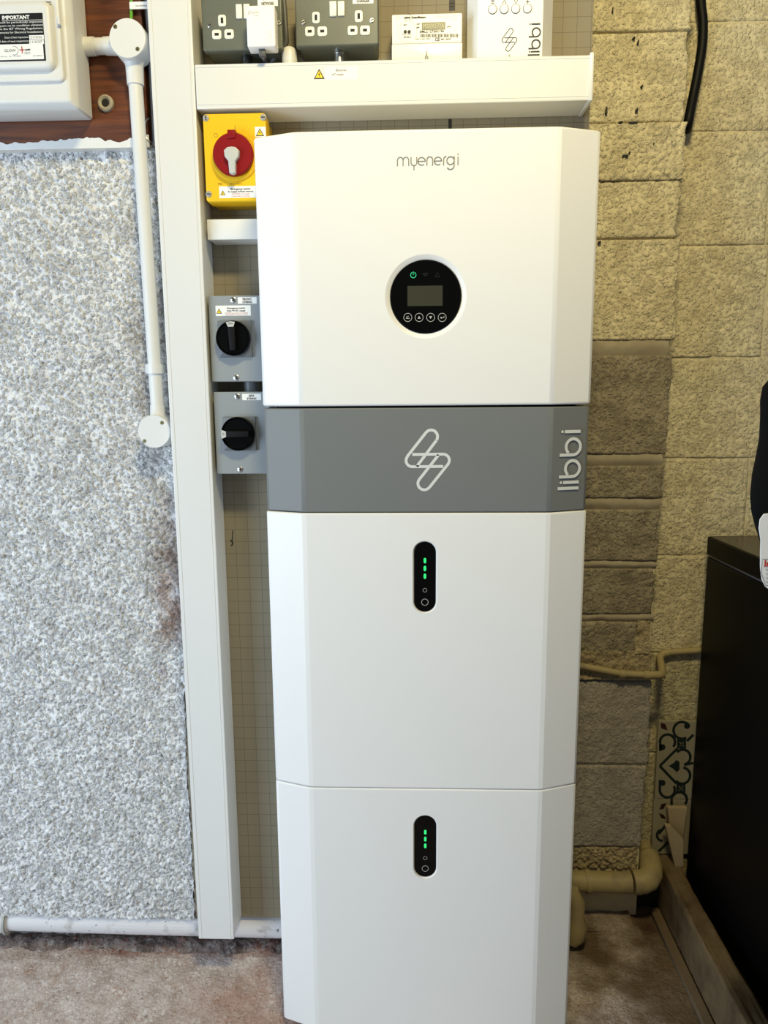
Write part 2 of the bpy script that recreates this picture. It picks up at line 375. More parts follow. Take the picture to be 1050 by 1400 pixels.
g = G(); g.box(-1.06, -.506, .205, .262, zb-.004, zb+.001); put('render_edge', g, RENDER, wl)
# ---- rubble strip along the foot of the left wall
def rub(U, V):
    h = np.sin(np.clip(V, 0, 1)*math.pi)*(.006+.012*fbm(U*1.0, V*.05, 30, 3))+(fbm(U, V*.06, 140, 6)-.5)*.010
    return U, .212+.05*V+(fbm(U, V*.05, 25, 8)-.5)*.02*(1-V)+(fbm(U, V*.05, 90, 8)-.5)*.008*(1-V), h-.004
o = grid('rubble_strip', np.arange(-1.1, .3, .004), np.linspace(0, 1, 15), rub, RUBBLE)
tag(o, 'strip of rust stained rubble and mortar along the foot of the white wall', 'rubble', kind='stuff')
# ---- pier and recess of painted blockwork
def block(parent, x0, x1, z0, z1, y, mat, amp=.0016, seed=0, step=.0028, edge=.004, rough=0, right=False):
    us = np.linspace(x0, x1, max(6, int((x1-x0)/step))); vs = np.linspace(z0, z1, max(6, int((z1-z0)/step)))
    def fn(U, V):
        dx = np.minimum(U-x0, x1-U) if not right else np.minimum(U-x0, x1-U); dz = np.minimum(V-z0, z1-V); d = np.minimum(dx, dz)
        e = np.clip(1-d/edge, 0, 1)**2*edge*.55
        h = (fbm(U, V, 90, seed)-.5)*2*amp+(fbm(U, V, 22, seed+5)-.5)*amp*1.5
        h += np.sqrt(np.clip(1-(wor(U+.006*fbm(U, V, 60, seed+1), V, 150, seed+9)/.85)**2, 0, 1))*.0026*np.clip(fbm(U, V, 12, seed+4)*2.2-.35, .25, 1.2)-.002
        h -= np.clip(vn(U, V, 170, seed+6)-.86, 0, 1)*.02
        if rough: h += (.6-wor(U, V, 110, seed))*rough
        jag = (vn(U*0+seed, V, 60, seed)-.5)*.007+(vn(U*0+seed, V, 14, seed+2)-.5)*.006
        k = np.clip(1-(x1-U)/.02, 0, 1)
        return U+(jag*k if right else 0), y+e-h, V
    o = grid('block', us, vs, fn, mat, parent)
    # sides close the block
    me = o.data; bm = bmesh.new(); bm.from_mesh(me); ed = [e for e in bm.edges if e.is_boundary]
    r = bmesh.ops.extrude_edge_only(bm, edges=ed)
    for v in r['geom']:
        if isinstance(v, bmesh.types.BMVert): v.co.y += .07
    bm.to_mesh(me); bm.free(); return o
wr = tag(bpy.data.objects.new('wall_right', None), kind='structure'); COL.objects.link(wr); ORG[wr.name] = Vector()
zz = lambda v, y=YP, u=870: P(u, v, y).z
XE = P(918, 480, YP).x
c1 = [(-150, 41, CREAM, 0), (46, 166, CREAM, 0), (170, 246, CREAM, .006), (249, 324, CREAM, .002), (329, 464, CREAM, .002), (486, 621, TANB, 0), (637, 681, TANB, 0), (697, 767, TANB, 0), (778, 840, TANB, 0), (851, 905, TANB, .003), (932, 1045, GREYB, 0), (1048, 1158, GREYB, 0)]
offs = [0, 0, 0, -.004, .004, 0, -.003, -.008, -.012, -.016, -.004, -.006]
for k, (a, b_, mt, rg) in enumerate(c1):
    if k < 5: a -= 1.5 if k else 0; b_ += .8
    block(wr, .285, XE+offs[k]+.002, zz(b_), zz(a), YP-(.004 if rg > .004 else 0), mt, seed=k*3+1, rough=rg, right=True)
block(wr, .285, XE-.016, zz(1190), zz(1160), YP+.004, MORTR, seed=77, rough=.009, right=True)
g = G(); g.box(.297, XE-.008, YP+.007, YR+.02, .0, 2.3); put('mortar', g, MORT, wr)
g = G()
for u, v, du, dv in ((866, 167.5, 6, 1.6), (829.5, 150, 1.6, 5), (849, 166.5, 3, 1.4), (867, 51, 2, 1.6), (873, 56, 1.2, 3), (855, 213, 4.5, 2), (861, 208, 1.4, 1.6), (878, 117, 1.5, 1.5), (871, 150, 2, 2.4), (820, 331, 2.2, 2), (838, 12, 1.2, 4), (894, 196, 1.2, 2)):
    p, q = P(u-du, v+dv, YP-.006), P(u+du, v-dv, YP-.006); g.prism([(p.x, p.z+.001), (p.x+.001, p.z), (q.x, p.z+.0008), (q.x-.0008, q.z), (p.x+.0015, q.z-.0005)], YP-.0055, YP+.01)
tag(put('dark_chips', g, SLOT, wr), kind='stuff')
p, q = P(926.5, 346, YP), P(929.5, 329, YP); g = G(); g.box(p.x, q.x, YP+.002, YP+.02, p.z, q.z, .001); put('open_joint', g, SLOT, wr)
# smooth wide mortar bands between courses in the unpainted half
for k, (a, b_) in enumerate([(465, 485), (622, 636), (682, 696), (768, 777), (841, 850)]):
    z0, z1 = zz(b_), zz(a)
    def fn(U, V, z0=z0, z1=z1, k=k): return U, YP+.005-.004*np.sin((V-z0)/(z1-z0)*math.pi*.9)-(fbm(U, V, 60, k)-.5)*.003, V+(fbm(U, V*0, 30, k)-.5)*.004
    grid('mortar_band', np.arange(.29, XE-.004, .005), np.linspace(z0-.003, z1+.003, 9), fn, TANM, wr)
def fnm(U, V): return U+.0, YP+.001-(1-wor(U, V, 110, 3))*.007-(fbm(U, V, 30, 2)-.5)*.012, V
grid('mortar_patch', np.arange(.30, XE-.012, .004), np.arange(zz(928), zz(888), .004), fnm, MORTR, wr)
grid('mortar_corner', np.arange(XE-.045, XE-.012, .004), np.arange(zz(892), zz(846), .004), lambda U, V: (U+(fbm(U, V, 40, 2)-.5)*.008, YP-.004-(fbm(U, V, 50, 2)-.5)*.016, V), MORTR, wr)
wb = tag(bpy.data.objects.new('wall_back', None), kind='structure'); COL.objects.link(wb); ORG[wb.name] = Vector()
zr = lambda v: P(980, v, YR).z
js = [-200, 30, 180, 336, 489, 627, 760, 893, 1030, 1165]
g = G(); g.box(.45, 2.2, YR+.003, YR+.12, -.05, 2.6); put('mortar', g, MORT, wb)
vj = {0: 1200, 1: 1066, 2: 1052, 3: 1047, 4: 1150, 5: 1021, 6: 1180, 7: 1100, 8: 1120}
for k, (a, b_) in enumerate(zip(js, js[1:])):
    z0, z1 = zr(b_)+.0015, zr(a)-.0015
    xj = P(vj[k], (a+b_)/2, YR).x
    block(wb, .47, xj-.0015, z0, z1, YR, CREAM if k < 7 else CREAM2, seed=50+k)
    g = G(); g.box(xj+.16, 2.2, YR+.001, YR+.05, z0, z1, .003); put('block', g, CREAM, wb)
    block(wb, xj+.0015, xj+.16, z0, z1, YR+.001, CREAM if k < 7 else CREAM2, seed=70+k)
g = G(); g.box(XE-.02, .66, YR-.012, YR+.01, 0, zr(1165)); put('mortar_foot', g, MORTR, wb)
# ---- backer board
g = G(); zb2 = .099
g.box(-.505, .300, YB, YB+.011, zb2, 2.3, .001)
t = put('backer_board', g, BOARD, org=(-.1, .2, zb2)); tag(t, 'grey brown backer board with printed grid behind the tall white unit', 'board')
# barcode print + scribble on the board
g = G(); f = front(YB)
a = P(614, 0, YB); e = P(622, 14, YB)
for k in range(9):
    z_ = a.z-(a.z-e.z)*k/9; g.poly([(a.x, z_), (e.x, z_), (e.x, z_-.0012*(1+k % 3*.5)), (a.x, z_-.0012*(1+k % 3*.5))], f)
a = P(613, 163, YB); g.poly([(a.x, a.z), (a.x+.006, a.z), (a.x+.006, a.z-.02), (a.x, a.z-.02)], f)
tag(put('printed_barcode', g, INK, t), kind='stuff')
g = G()
a = P(318, 725, YB); e = P(317, 746, YB)
g.ribbon([(a.x+.001, a.z), (a.x-.001, (a.z+e.z)/2), (e.x+.001, e.z)], .002, f); g.ribbon([(e.x-.002, e.z+.012), (e.x+.003, e.z+.004), (e.x-.002, e.z)], .0025, f)
put('pencil_scribble', g, INK, t)
# ------------------------------------------------------------------ tall white storage unit
W = .558; CW = .0701; CD = .0231; UD = .188; HB = .0305
def profile(gr, r=.006):
    hw = W/2-gr; ch = CW
    pts = [(hw, UD), ] + [(hw-r*.5*0, CD+r)] + [(hw-.0012, CD+.002), (hw-.005, CD-.0009+.0)] + [(hw-ch+gr+.004, .0010), (hw-ch+gr-.004, .0)]
    L = [(-x, y) for x, y in pts][::-1]
    return [(x, y+gr*.6) for x, y in pts+L]
def shell(z0, z1, gr=0, bev=.004):
    g = G(); pr = profile(gr)
    def ins(d):
        c = .1; return [(x*(1-d/(W/2)), y+(d if y < .05 else 0)) for x, y in pr]
    L = []
    for k in range(4):
        a = math.pi/2*k/3; L.append([(x, y, z0+bev*(1-math.sin(a))) for x, y in ins(bev*(1-math.cos(a)))][::1])
    L = [[(x, y, z0+bev*(1-math.cos(a))) for x, y in ins(bev*(1-math.sin(a)))] for a in [math.pi/2*k/3 for k in range(4)]]
    L += [[(x, y, z1-bev*(1-math.cos(a))) for x, y in ins(bev*(1-math.sin(a)))] for a in [math.pi/2*k/3 for k in range(3, -1, -1)]]
    return g.loops(L)
ZT, Z1, Z2, Z3, Z4 = 1.6512, 1.2196, 1.0382, .527, .016
f0 = front(0)
# -- stroke lettering, monoline
def ST(kind, arg=None):
    pass
def libbi_strokes():
    s = [[(0, 0), (0, 235)], [(60, 0), (60, 176)]]
    for sx_ in (118, 336):
        s.append([(sx_, 225), (sx_, 78)]+arc(sx_+80, 76, 80, 180, 500, 22)[1:])
    s.append([(568, 0), (568, 176)])
    return s, [(60, 201), (568, 201)]
def draw_libbi(g, fr, k, wd):
    s, dots = libbi_strokes()
    for p in s: g.ribbon([(x*k, y*k) for x, y in p], wd, fr)
    for x, y in dots: g.poly([(a*k, b_*k) for a, b_ in circ(x, y, 14, 12)], fr)
def draw_bolt(g, fr, k, wd):
    # coordinates in the logo drawing, y down, centred
    T = lambda L: [((x-279)*k, (295-y)*k) for x, y in L]
    def a2(cx, cy, r, a0, a1): return arc(cx, cy, r, a0, a1, 10)   # y-down angles
    g.ribbon(T([(229, 322), (317, 205)]+a2(293, 188, 29, 36, -144)+[(187, 276)]+a2(209, 295, 28, -142, -270)+[(348, 322)]), wd, fr)
    g.ribbon(T([(209, 268), (347, 267)]+a2(347, 295, 28, -90, 38)+[(287, 416)]+a2(263, 399, 29, 36, 216)+[(327, 270)]), wd, fr)
# inverter
tower = 'tall white unit'
inv = root('inverter_module', (0, .1, Z1), 'topmost white module of the tall unit with round black display', 'inverter')
cov = put('cover', shell(Z1, ZT), WHITE, inv, ang=28)
dc = P(582, 405.5, 0); R1 = (P(630.5, 405, 0)-P(533.5, 405, 0)).length/2; R2 = R1*1.185
g = G(); g.lathe(dc, [(R1+.0006, .012), (R1+.0008, .0035), (R1+.003, .0022), (R2-.002, .0), (R2, -.001), (R2, -.01)], 64); cut(cov, g)
dp = put('display_panel', G().lathe(dc, [(R1, .011), (R1, .0015), (R1-.0008, .0008)], 64), BLACK, inv, 'round glossy black display panel')
yd = .0008; fd = front(yd)
a, e = P(557, 391, yd), P(605, 418, yd)
put('screen', G().poly([(a.x, e.z), (e.x, e.z), (e.x, a.z), (a.x, a.z)], fd, .0002), LCD, dp, 'dark olive LCD screen')
g = G(); c = P(565, 376, yd); g.ribbon(arc(c.x, c.z, .0044, 115, 425, 16), .001, fd); g.ribbon([(c.x, c.z), (c.x, c.z+.0055)], .001, fd); put('power_icon', g, GLOW2, dp, 'green lit power icon')
g = G(); c = P(581.5, 376, yd); g.ribbon(arc(c.x, c.z-.003, .006, 45, 135, 8), .0006, fd); g.ribbon(arc(c.x, c.z-.003, .003, 45, 135, 8), .0006, fd)
c = P(598, 376, yd); g.ribbon([(c.x-.004, c.z-.003), (c.x+.004, c.z-.003), (c.x, c.z+.004)], .0006, fd, closed=True); put('dim_icons', g, M('dim_icon_print', (.03, .03, .03), .5), dp)
for i, u in enumerate((557.5, 573, 588.7, 604.5)):
    c = P(u, 434, yd); g = G(); g.ribbon(circ(c.x, c.z, .0066, 28), .0007, fd, closed=True)
    q = .0024
    if i == 0: g.ribbon([(c.x+.0025, c.z-.0015), (c.x-.0012, c.z-.0015)]+[(c.x-.002, c.z+.0008), (c.x+.0015, c.z+.002)], .0009, fd); g.poly([(c.x-.003, c.z-.002), (c.x+.003, c.z-.002), (c.x+.003, c.z-.001), (c.x-.003, c.z-.001)], fd)
    if i == 1: g.poly([(c.x-q, c.z-q*.8), (c.x+q, c.z-q*.8), (c.x, c.z+q)], fd)
    if i == 2: g.poly([(c.x-q, c.z+q*.8), (c.x, c.z-q), (c.x+q, c.z+q*.8)], fd)
    if i == 3: g.ribbon([(c.x+.003, c.z+.002), (c.x+.003, c.z-.0005), (c.x-.001, c.z-.0005)], .0009, fd); g.poly([(c.x-.0035, c.z-.0005), (c.x-.0008, c.z-.0022), (c.x-.0008, c.z+.0012)], fd)
    put('touch_button', g, LINK, dp)
g = G(); a, e = P(543.3, 227.3, 0), P(626, 227, 0); k = (e.x-a.x)/363; fr = (Vector((a.x, 0, a.z)), Vector((1, 0, 0)), Vector((0, 0, 1)), Vector((0, -1, 0)))
st = [[(0, 0), (0, 33)]+arc(17, 33, 17, 180, 0, 8)+[(34, 0)], [(34, 33)]+arc(51, 33, 17, 180, 0, 8)+[(68, 0)],
      [(82, 50), (82, 18)]+arc(99, 18, 17, 180, 360, 8)+[(116, 50)], [(99, 1), (99, -24)]]
for cx in (145, 243): st.append([(cx-22, 25), (cx+22, 25)]+arc(cx, 25, 22, 0, 310, 18))
st += [[(177, 0), (177, 33)]+arc(194, 33, 17, 180, 0, 8)+[(211, 0)], [(277, 0), (277, 33)]+arc(294, 33, 17, 180, 95, 6), 
       circ(318, 26, 22, 24)+[(340, 26)], [(340, 50), (340, -2)]+arc(318, -2, 22, 0, -150, 10), [(363, 0), (363, 48)]]
for p in st: g.ribbon([(x*k, y*k) for x, y in p], 5.2*k, fr)
g.poly([(x*k, y*k) for x, y in circ(363, 61, 4, 10)], fr); put('lettering', g, LGREY, inv, 'grey maker name lettering')
put('rear_chassis', G().box(-.262, .262, .15, .190, Z1+.01, ZT-.012, .002), UGREY, inv)
# connector band
con = root('junction_module', (0, .1, Z2), 'grey band module between the round display module and the white battery modules', 'module')
put('cover', shell(Z2+.001, Z1-.0035, .0016, .002), UGREY, con, ang=28)
put('shadow_gap', G().box(-.255, .255, .03, .185, Z1-.0035, Z1), GAP, con)
g = G(); c = P(585, 629.5, .001); k = 1/3.28*(P(600, 629, .001).x-P(570, 629, .001).x)/30
draw_bolt(g, (Vector((c.x, .001, c.z)), Vector((1, 0, 0)), Vector((0, 0, 1)), Vector((0, -1, 0))), k, 13*k); put('bolt_logo', g, LOGO, con, 'pale looped lightning bolt logo')
# lettering on the right chamfer
hwi = W/2-CW; p0 = Vector((hwi, 0, 0)); p1 = Vector((W/2, CD, 0)); uxc = (p1-p0).normalized(); nc = Vector((uxc.y, -uxc.x, 0))
def onch(u, v):
    r = ray(u, v); t = (p0+nc*.0-Vector(CAM)).dot(nc)/r.dot(nc); return Vector(CAM)+r*t
a = onch(790.6, 666.8); e = onch(793.6, 589.6); k = (e.z-a.z)/568
g = G(); draw_libbi(g, (a+nc*.0004, Vector((0, 0, 1)), -uxc, nc), k, 31*k); put('lettering', g, LOGO, con, 'pale vertical product lettering')
# batteries
for n, (za, zb_, vpos, u0, lab) in enumerate([(Z3, Z2, (741, 837), 581, 'upper white battery module with green lights, directly below the grey band'), (Z4, Z3, (1116, 1200), 581.5, 'lower white battery module with green lights, standing on the concrete floor')]):
    bt = root('battery_module', (0, .1, za), lab, 'battery', 'battery modules of the tall white unit')
    sh = put('cover', shell(za+.0006, zb_-.0006, 0, .0028), WHITE, bt, ang=28)
    top, bot = P(u0, vpos[0], 0), P(u0, vpos[1], 0); r = (P(u0+15, vpos[0]+40, 0).x-P(u0-15, vpos[0]+40, 0).x)/2
    cx = top.x; pill = lambda rr: arc(cx, top.z-r, rr, 0, 180, 16)+arc(cx, bot.z+r, rr, 180, 360, 16)
    g = G(); g.loops([[(x, .012, z) for x, z in pill(r)], [(x, .0025, z) for x, z in pill(r+.0002)], [(x, .0, z) for x, z in pill(r+.0022)], [(x, -.004, z) for x, z in pill(r+.0024)]]); cut(sh, g)
    pn = put('indicator_panel', G().prism(pill(r-.0003), .0022, .011, .0008), BLACK, bt, 'black pill-shaped indicator panel')
    fi = front(.0022)
    sc = (top.z-bot.z)/96.
    for q in (25.5, 36.2, 46.8):
        zc = top.z-q*sc; rr = .0022
        put('led', G().poly(arc(cx, zc+.0026, rr, 0, 180, 6)+arc(cx, zc-.0026, rr, 180, 360, 6), fi), GLOW, pn)
    g = G(); g.ribbon(circ(cx, top.z-66*sc, .0034, 20), .0005, fi, closed=True); put('small_ring', g, LINK, pn)
    g = G(); g.ribbon(circ(cx, top.z-82.5*sc, .0058, 24), .0007, fi, closed=True); put('button_ring', g, LINK, pn)
    put('rear_chassis', G().box(-.262, .262, .15, .190, za+.01, zb_-.01, .002), UGREY, bt)
    if n:
        for x in (-.2, .2):
            for y in (.06, .16): put('foot', G().lathe((0, 0, 0), [(.001, .001)], 3) if 0 else G().tube([(x, y, 0), (x, y, .018)], .02, 16), MBLACK, bt)
# ------------------------------------------------------------------ trunking
YT = .125
tk = root('cable_trunking', (-.436, .16, .11), 'tall vertical white cable trunking left of the storage unit', 'trunking')
put('body', G().box(-.474, -.400, YT+.003, YB-.001, .106, 2.2, .0015), PVC, tk)
put('cover', G().box(-.4745, -.3985, YT-.001, YT+.006, .106, 2.2, .002), PVC, tk)
g = G()
for x in (-.4675, -.4055): g.box(x-.0006, x+.0006, YT-.0016, YT, .107, 2.2)
put('cover_ridge', g, PVCG, tk)
ht = root('cable_trunking', (-.06, .16, 1.732), 'wide horizontal white trunking shelf above the storage unit', 'trunking')
z0, z1 = 1.732, 1.802
put('body', G().box(-.398, .279, YT+.003, YB-.001, z0, z1, .0015), PVC, ht)
put('cover', G().box(-.397, .280, YT-.001, YT+.006, z0-.0008, z1+.001, .002), PVC, ht)
g = G(); g.box(-.396, .279, YT-.0016, YT, z0+.0055, z0+.0065); g.box(-.396, .279, YT-.0016, YT, z1-.0045, z1-.0035); put('cover_ridge', g, PVCG, ht)
put('end_cap', G().box(.279, .286, YT-.004, YB-.001, z0-.002, z1+.004, .0015), PVCG, ht, 'square white end cap')
def tri(g, x, z, s, fr, h): return g.poly([(x-s/2, z), (x+s/2, z), (x, z+s*.87)], fr, h)
def warning(parent, x, z, s, y):
    """yellow triangle with black border and flash, flat print"""
    f = front(y); tri(G(), 0, 0, 1, f, 0).bm.free()
    o = put('warning_triangle', tri(G(), x, z, s, f, .0003), INK, parent)
    g = G(); tri(g, x, z+s*.085, s*.72, f, .0006); i = put('triangle_field', g, SIGNY, parent)
    g = G(); g.poly([(x+s*.02, z+s*.6), (x-s*.09, z+s*.34), (x, z+s*.34), (x-s*.04, z+s*.13), (x+s*.1, z+s*.40), (x+s*.01, z+s*.40)], f, .0009); put('flash_symbol', g, INK, parent)
def sticker(parent, u0, v0, u1, v1, y, name='sticker', mat=STICK, label=None):
    a, e = P(u0, v0, y), P(u1, v1, y)
    o = put(name, G().prism([(a.x, e.z), (e.x, e.z), (e.x, a.z), (a.x, a.z)], y-.0003, y+.0002), mat, parent, label); return o, a, e
yy = YT-.001
s, a, e = sticker(ht, 444, 92, 489, 108.5, yy); 
warning(ht, P(436.5, 108, yy).x, P(436, 108, yy).z, .0185, yy)
g = G(); f = front(yy-.0003); g.text('Batteries', (a.x+e.x)/2, a.z-.007, .0052, f, .018, 'CENTER'); g.text('AC supply', (a.x+e.x)/2-.006, a.z-.0135, .0048, f, .02, 'CENTER'); put('sticker_text', g, GINK, s)
mt_ = root('cable_trunking', (-.2, .17, 1.51), 'short horizontal white trunking under the yellow switch', 'trunking')
a, e = P(283, 301, .145), P(284.5, 327.5, .145)
put('body', G().box(a.x, -.284, .146, YB-.001, e.z, a.z, .0015), PVC, mt_); put('cover', G().box(a.x, -.284, .143, .150, e.z-.001, a.z+.001, .0015), PVC, mt_)
# ------------------------------------------------------------------ yellow isolator
def screw(parent, c, r, y, slot='cross', rot=0, mat=STEEL, name='screw'):
    o = put(name, G().lathe(c, [(r, y+.002), (r, y-.0006), (r*.75, y-.0014)], 20), mat, parent)
    g = G(); f = front(y-.0014); t = math.radians(rot)
    for k in range(2 if slot == 'cross' else 1):
        d = Vector((math.cos(t+k*math.pi/2), math.sin(t+k*math.pi/2)))*r*.68
        g.ribbon([(c[0]-d.x, c[2]-d.y), (c[0]+d.x, c[2]+d.y)], r*.32, f, .0002)
    put('slot', g, SLOT, o); return o
yf = .13
a, e = P(276.5, 155.5, yf), P(367, 275, yf)
yr = root('rotary_isolator', ((a.x+e.x)/2, .165, e.z), 'bright yellow emergency switch box with red rotary knob', 'switch')
put('lid', G().prism(rrect(a.x, e.x, e.z, a.z, .006), yf, yf+.033, .003), YEL, yr)
put('base', G().prism(rrect(a.x+.002, e.x-.002, e.z+.002, a.z-.002, .006), yf+.033, YB, 0), M('yellow_base', (.62, .40, .03), .5), yr)
c = P(320, 213, yf-.004); f = front(yf)
put('collar', G().lathe(c, [(.0425, yf+.002), (.0425, yf-.002), (.0395, yf-.005), (.035, yf-.005)], 48), YEL, yr)
kn = put('knob', G().lathe(c, [(.0355, yf+.001), (.0355, yf-.013), (.034, yf-.015), (.012, yf-.015)], 48), RED, yr, 'dark red round knob')
put('knob_pointer', G().prism([(c.x-.0075, c.z+.025), (c.x+.0065, c.z+.025), (c.x+.0065, c.z+.039), (c.x-.0075, c.z+.039)], yf-.017, yf-.004, .001), RED, kn)
cc = P(318, 213, yf-.015)
hx, hz = cc.x, cc.z
key = [(hx-.0042, hz-.027), (hx, hz-.0285), (hx+.0042, hz-.027), (hx+.005, hz-.0095), (hx+.0098, hz-.003), (hx+.0105, hz+.006), (hx+.006, hz+.0105), (hx, hz+.0115), (hx-.006, hz+.0105), (hx-.0105, hz+.006), (hx-.0098, hz-.003), (hx-.005, hz-.0095)]
key = [(hx+(x-hx)*1.25, hz+(z-hz)*1.12) for x, z in key]
put('lever', G().prism(key, yf-.024, yf-.014, .0015), KEY, kn, 'pale grey key-shaped lever')
for (u, v, rt) in ((281.5, 161.5, 90), (360, 160.5, 0), (285.5, 265.5, 0), (361, 266, 0)): screw(yr, P(u, v, yf), .0055, yf, 'slot', rt, M('screw_grey', (.35, .34, .3), .4))
g = G(); p = P(295, 185, yf); g.ribbon(circ(p.x, p.z, .0032, 16), .0006, f, closed=True); p = P(321.3, 174, yf); g.ribbon([(p.x, p.z-.003), (p.x, p.z+.003)], .0008, f)
p = P(298, 252, yf); g.text('IP65', p.x, p.z-.001, .005, f); p = P(314, 252, yf); g.text('20 A  415 V', p.x, p.z-.001, .0045, f, .022); tag(put('printed_marks', g, M('ochre_print', (.30, .2, .02), .6), yr), kind='stuff')
s, a, e = sticker(yr, 348.5, 173.5, 363.5, 187, yf); warning(yr, P(355.5, 186, yf).x, P(355.5, 186, yf).z, .0145, yf-.0003)
s, a, e = sticker(yr, 299.5, 255, 360, 270, yf); warning(yr, P(304.8, 267, yf).x, P(304.8, 267, yf).z, .0095, yf-.0003)
f = front(yf-.0003); mx_ = P(329, 262, yf).x
g = G(); g.text('Emergency switch', mx_, P(320, 259.6, yf).z, .0042, f, .035, 'CENTER', .02); g.text('Ac supply to/from inverter', mx_, P(320, 263, yf).z, .0038, f, .046, 'CENTER', .02); put('sticker_text', g, INK, s)
g = G(); g.text('CAUTION  Dual supply', mx_, P(320, 266, yf).z, .0028, f, .032, 'CENTER'); g.text('Isolate before working', mx_, P(320, 269, yf).z, .0028, f, .032, 'CENTER'); put('sticker_text', g, REDINK, s)
# ------------------------------------------------------------------ grey isolators
def isolator(tl, bl, plate, kc, rot, scr, lab, txt, tlab, warn):
    y = .135; a = P(*tl, y); b_ = P(*bl, y); x0 = (a.x+b_.x)/2; cx = P(*kc, y-.01).x; x1 = max(2*cx-x0, x0+.098)
    x1 = x0+.105
    r = root('rotary_isolator', ((x0+x1)/2, .17, b_.z), lab, 'switch', 'grey isolator switches beside the unit')
    put('lid', G().prism(rrect(x0, x1, b_.z, a.z, .002), y, y+.03, .0015), GREYP, r)
    put('base', G().prism(rrect(x0+.0015, x1-.0015, b_.z+.0015, a.z-.0015, .002), y+.03, YB), GREYD, r)
    p, q = P(plate[0], plate[1], y-.006), P(plate[2], plate[3], y-.006)
    put('dial_plate', G().prism(rrect(p.x, q.x, q.z, p.z, .001), y-.006, y+.001, .001), GREYD, r, 'dark grey square plate behind the knob')
    c = P(*kc, y-.02); rr = .0315
    k = put('knob', G().lathe(c, [(rr, y-.005), (rr, y-.014), (rr-.0015, y-.016), (rr-.004, y-.0135), (.008, y-.0135)], 44), BLACK, r, 'round black knob')
    d = Vector((math.cos(math.radians(rot)), math.sin(math.radians(rot)))); n = Vector((-d.y, d.x))
    pl = [(-.7, -.16), (.62, -.2), (.75, 0), (.62, .2), (-.7, .16)]
    if rot == 180: pass
    poly = [(c.x+(d.x*u+n.x*v)*rr, c.z+(d.y*u+n.y*v)*rr) for u, v in pl]
    put('grip', G().prism(poly, y-.024, y-.013, .0012), MBLACK, k)
    wnd = [(c.x+(d.x*u+n.x*v)*rr, c.z+(d.y*u+n.y*v)*rr) for u, v in [(.62, -.16), (.88, -.26), (.92, 0), (.88, .26), (.62, .16)]]
    w_ = put('position_window', G().poly(wnd, front(y-.0245), .0002), KEY, k)
    put('window_text', G().text('ON' if warn else 'O', c.x+d.x*rr*.78, c.z+d.y*rr*.78-.001, .005, front(y-.0245), None, 'CENTER', 0, .0006), INK, k)
    for u, v in scr: screw(r, P(u, v, y), .0055, y, 'cross', 45 if v < 600 else 0, STEEL)
    s, p, q = sticker(r, *tlab, y); g = G(); f = front(y-.0003)
    g.text(txt[0], (p.x+q.x)/2, p.z-(p.z-q.z)*.45, .0052, f, None, 'CENTER', .02); g.text(txt[1], (p.x+q.x)/2, p.z-(p.z-q.z)*.9, .0052, f, None, 'CENTER', .02); put('sticker_text', g, INK, s)
    if warn:
        s, p, q = sticker(r, 294.5, 418, 343, 431.5, y); warning(r, P(299.7, 428.8, y).x, P(299.7, 428.8, y).z, .0105, y-.0003)
        m_ = P(323, 425, y).x; g = G(); g.text('Emergency switch', m_, P(320, 422.2, y).z, .0038, f, .033, 'CENTER', .02); g.text('Solar PV DC supply', m_, P(320, 425.8, y).z, .0038, f, .034, 'CENTER', .02); put('sticker_text', g, INK, s)
        g = G(); g.text('CAUTION may remain live in daylight', m_, P(320, 428.6, y).z, .0026, f, .042, 'CENTER'); g.text('Isolate before working on circuit', m_, P(320, 431, y).z, .0026, f, .04, 'CENTER'); put('sticker_text', g, REDINK, s)
    return r
isolator((283, 404.5), (290.5, 522), (297, 438.5, 345, 488), (317.3, 462), 92, [(319, 410), (323, 516.5)], 'grey box switch with black knob upright, red text sticker, below short trunking', ('FRONT', 'STRING'), (325, 406.5, 351, 415), True)
isolator((291, 536), (297, 648), (304, 570, 350.5, 616), (324, 593.5), 180, [(324.5, 542), (328.5, 642)], 'lower grey box switch with black knob turned sideways', ('SIDE', 'STRING'), (331, 538.5, 357, 547), False)
g = G(); z_ = P(300, 529, .16).z; g.tube([(-.33, .172, z_+.016), (-.33, .172, z_-.016)], .012, 16); 
o = put('conduit_coupling', g, GREYD, org=(-.33, .172, z_)); tag(o, 'dark conduit coupling between the two grey switch boxes', 'coupling')
